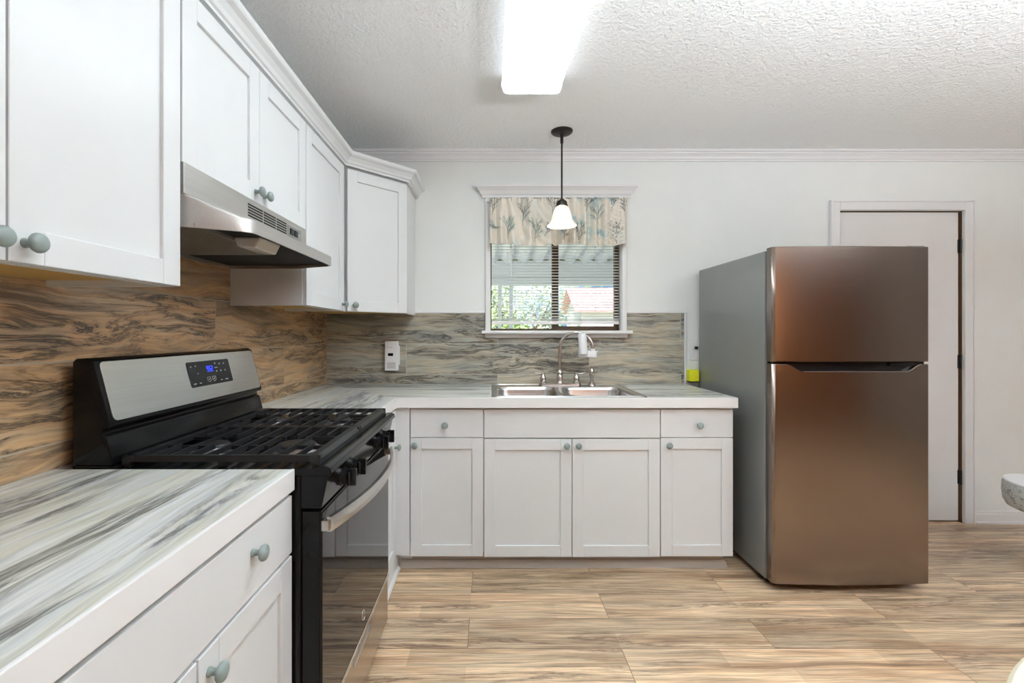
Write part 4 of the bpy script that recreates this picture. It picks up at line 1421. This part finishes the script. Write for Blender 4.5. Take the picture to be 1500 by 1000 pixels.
# ------------------------------------------------------------------ dining end, bottom right corner
TXC, TYC = 1.050, -2.752
c = thing('dining_table', 'round table under a cream cloth at the bottom right corner', 'table', (TXC, TYC, 0))
b = new_bm(); lathe(b, [(0, 0.722), (0.48, 0.722), (0.485, 0.73), (0.485, 0.742), (0, 0.742)], 64, Matrix.Translation((TXC, TYC, 0)), cap=False)
obj('tabletop', b, M['dark_wood'], c, smooth=True)
b = new_bm(); lathe(b, [(0, 0.03), (0.05, 0.03), (0.06, 0.10), (0.04, 0.20), (0.055, 0.40), (0.04, 0.6), (0.09, 0.722), (0, 0.722)], 24, Matrix.Translation((TXC, TYC, 0)), cap=False)
lathe(b, [(0, 0.0), (0.27, 0.0), (0.26, 0.02), (0.10, 0.035), (0, 0.035)], 32, Matrix.Translation((TXC, TYC, 0)), cap=False)
obj('pedestal', b, M['dark_wood'], c, smooth=True)
b = new_bm()
t = bmesh.new()
NS = 96
prevr = [t.verts.new((TXC, TYC, 0.7445))]
rings = []
for r, z, wav in ((0.25, 0.7445, 0), (0.44, 0.7445, 0), (0.487, 0.7445, 0), (0.492, 0.740, 0), (0.495, 0.728, 0.001), (0.497, 0.66, 0.006), (0.500, 0.58, 0.012)):
    rings.append([t.verts.new((TXC + (r + wav * math.sin(i * 2 * PI / NS * 14)) * math.cos(2 * PI * i / NS), TYC + (r + wav * math.sin(i * 2 * PI / NS * 14)) * math.sin(2 * PI * i / NS), z)) for i in range(NS)])
for i in range(NS):
    t.faces.new((prevr[0], rings[0][i], rings[0][(i + 1) % NS]))
for A, B in zip(rings, rings[1:]):
    for i in range(NS):
        t.faces.new((A[i], A[(i + 1) % NS], B[(i + 1) % NS], B[i]))
bmesh.ops.recalc_face_normals(t, faces=t.faces)
merge(b, t)
bmesh.ops.solidify(b, geom=list(b.faces), thickness=-0.0018)
tag(obj('tablecloth', b, M['cream_cloth'], smooth=True), 'cream cloth spread over the round table in the bottom right corner', 'tablecloth')

CHX, CHY = 2.885, -0.70
c = thing('stool', 'round stool with patterned grey sides and white top at the right photo edge', 'stool', (CHX, CHY, 0))
ct = NT('patterned_seat_cloth')
x, y, z, v_ = ct.coords()
cn = ct.noise(v_, 40, 3, 0.6, 1.2)
cc = ct.ramp(cn, [(0.40, srgb(150, 154, 150)), (0.50, srgb(212, 212, 206)), (0.62, srgb(182, 184, 178))])
ct.bsdf(Base_Color=cc, Roughness=0.85, Normal=ct.bump(cn, 0.2, 0.004))
b = new_bm(); lathe(b, [(0, 0.335), (0.165, 0.335), (0.185, 0.345), (0.198, 0.370), (0.203, 0.42), (0.201, 0.460), (0.194, 0.470), (0, 0.470)], 48, Matrix.Translation((CHX, CHY, 0)), cap=False)
obj('seat', b, ct.m, c, smooth=True)
b = new_bm(); lathe(b, [(0, 0.4705), (0.196, 0.4705), (0.199, 0.474), (0.196, 0.480), (0.16, 0.483), (0, 0.484)], 48, Matrix.Translation((CHX, CHY, 0)), cap=False)
obj('seat_pad', b, M['white_plastic'], c, smooth=True, label='smooth white top')
for sx in (-0.04, 0.09):
    for sy in (-0.07, 0.07):
        b = new_bm(); tube(b, [(CHX + sx * 1.25, CHY + sy * 1.25, 0.0), (CHX + sx, CHY + sy, 0.336)], 0.016, 12, radii=[0.012, 0.018])
        obj('leg', b, M['dark_wood'], c, smooth=True)

# ------------------------------------------------------------------ outside the window
def leafy(name, label, x, y, h, r, seed, color, n=900, group=None):
    rg = random.Random(seed)
    c = thing(name, label, 'tree', (x, y, -0.3), group)
    b = new_bm()
    tube(b, [(x, y, -0.3), (x + 0.05, y, h * 0.3), (x - 0.05, y + 0.1, h * 0.65)], 0.1, 8, radii=[0.13, 0.10, 0.05])
    for k in range(5):
        a = rg.uniform(0, 6.28)
        tube(b, [(x, y, h * 0.3 + 0.1 * k), (x + math.cos(a) * r * 0.6, y + math.sin(a) * r * 0.6, h * 0.55 + 0.15 * k)], 0.03, 6, radii=[0.045, 0.015])
    obj('trunk', b, BARK, c)
    t = bmesh.new()
    blobs = [(x + rg.uniform(-0.6, 0.6) * r, y + rg.uniform(-0.6, 0.6) * r, h * rg.uniform(0.35, 0.92), r * rg.uniform(0.35, 0.6)) for _ in range(9)]
    for _ in range(n):
        bx, by, bz, br = rg.choice(blobs)
        d = Vector((rg.gauss(0, 1), rg.gauss(0, 1), rg.gauss(0, 1))).normalized() * br * rg.uniform(0.6, 1.05)
        p = Vector((bx, by, bz)) + d
        a = Vector((rg.gauss(0, 1), rg.gauss(0, 1), rg.gauss(0, 0.6))).normalized()
        s = a.cross(Vector((rg.gauss(0, 1), rg.gauss(0, 1), rg.gauss(0, 1)))).normalized()
        L = rg.uniform(0.10, 0.19); W = L * 0.42
        q = [p - a * L / 2, p + s * W / 2, p + a * L / 2, p - s * W / 2]
        t.faces.new([t.verts.new(v) for v in q])
    b = new_bm(); merge(b, t)
    obj('crown', b, color, c)


BARK = plain('bark', (0.16, 0.11, 0.08), 0.9, var=0.2)
G1 = plain('leaf_green', srgb(158, 178, 122), 0.7, var=0.3, vscale=3)
G2 = plain('leaf_grey_green', srgb(172, 186, 160), 0.7, var=0.3, vscale=3)
b = new_bm(); box(b, -30, 45, WT, 60, -0.45, -0.3)
struct(obj('ground', b, plain('pale_lawn', (0.36, 0.40, 0.22), 0.9, var=0.2)), 'lawn outside the kitchen window', 'lawn')
b = new_bm(); box(b, -4, 8, WT, 4.5, -0.30, -0.26)  # unseen pale slab, added to bounce light onto the porch underside
struct(obj('patio_bounce_slab', b, plain('pale_bounce_concrete', (0.66, 0.64, 0.60), 0.9, var=0.08)), 'unseen pale slab added to bounce light up to the porch roof', 'patio')
# porch: corrugated white roof on a beam and slim posts
c = thing('porch_roof', 'white corrugated porch roof seen through the blind', 'porch roof', (0.6, 1.7, 2.2))
WHT = plain('white_porch_paint', (0.78, 0.78, 0.76), 0.6)
b = new_bm()
t = bmesh.new()
prev = None
ps = [(-3.0 + k * 0.05 + (0.0), 0.03 * (1 if (k // 2) % 2 else -1)) for k in range(0, 160)]
for px_, dz in ps:
    cur = [t.verts.new((px_, 0.16, 2.42 + dz)), t.verts.new((px_ , 3.20, 2.155 + dz))]
    if prev:
        t.faces.new((prev[0], cur[0], cur[1], prev[1]))
    prev = cur
merge(b, t)
bmesh.ops.solidify(b, geom=list(b.faces), thickness=0.012)
obj('roof_sheet', b, WHT, c)
b = new_bm(); box(b, -3.0, 5.0, 2.90, 3.02, 1.86, 2.165, 0.004); box(b, -3.0, 5.0, 2.88, 2.90, 1.93, 1.95)
obj('beam', b, WHT, c)
for px_ in (0.10, 0.245, -1.6, 3.4):
    b = new_bm(); box(b, px_, px_ + 0.05, 2.93, 2.98, -0.26, 1.86)
    obj('post', b, WHT, c)
# neighbour's shed with a pink roof
c = thing('garden_shed', 'white garden shed with a pink metal roof beyond the window', 'shed', (4.6, 13.6, -0.3))
b = new_bm()
prism(b, [(12.2, -0.3), (12.2, 2.02), (13.6, 2.75), (15.0, 2.02), (15.0, -0.3)], 3.0, 6.5, 'x')
obj('walls', b, WHT, c)
b = new_bm()
PINK = plain('pink_roof_metal', srgb(226, 165, 168), 0.6, var=0.06)
for (ya, za, yb, zb_) in ((11.95, 1.93, 13.6, 2.80), (15.25, 1.93, 13.6, 2.80)):
    for k in range(18):
        xa = 2.75 + k * 0.22
        t = bmesh.new()
        vs = [(xa, ya, za), (xa + 0.20, ya, za), (xa + 0.20, yb, zb_), (xa, yb, zb_)]
        lo = [t.verts.new(v) for v in vs]; hi = [t.verts.new((v[0], v[1], v[2] + 0.05)) for v in vs]
        t.faces.new(lo); t.faces.new(hi)
        for i in range(4):
            t.faces.new((lo[i], lo[(i + 1) % 4], hi[(i + 1) % 4], hi[i]))
        lo2 = [t.verts.new((v[0] if i in (1, 2) else v[0] + 0.20, v[1], v[2] + 0.04)) for i, v in enumerate(vs)]
        bmesh.ops.recalc_face_normals(t, faces=t.faces)
        merge(b, t)
        box(b, xa + 0.198, xa + 0.222, 0, 1, 0, 1, 0, 1, Matrix(((1, 0, 0, 0), (0, yb - ya, 0.0, ya), (0, zb_ - za, 0.075, za), (0, 0, 0, 1))))
obj('roof', b, PINK, c)
for a in ((0.25, 8.6, 3.0, 1.1, 1, G1), (1.5, 12.0, 2.9, 1.2, 2, G2), (-2.4, 10.5, 3.6, 1.2, 3, G1), (4.6, 20.5, 4.6, 2.0, 4, G1), (0.8, 17.5, 3.4, 1.9, 5, G2)):
    lab = {1: 'green leafy tree just past the thin porch posts', 2: 'grey-green bushy tree between the posts and the shed', 3: 'leafy tree at the window\'s left edge outside',
           4: 'tall tree rising behind the pink-roofed shed', 5: 'low grey-green tree far behind the porch'}[a[4]]
    leafy('tree', lab, *a[:5], a[5], 1500, 'trees outside the window')
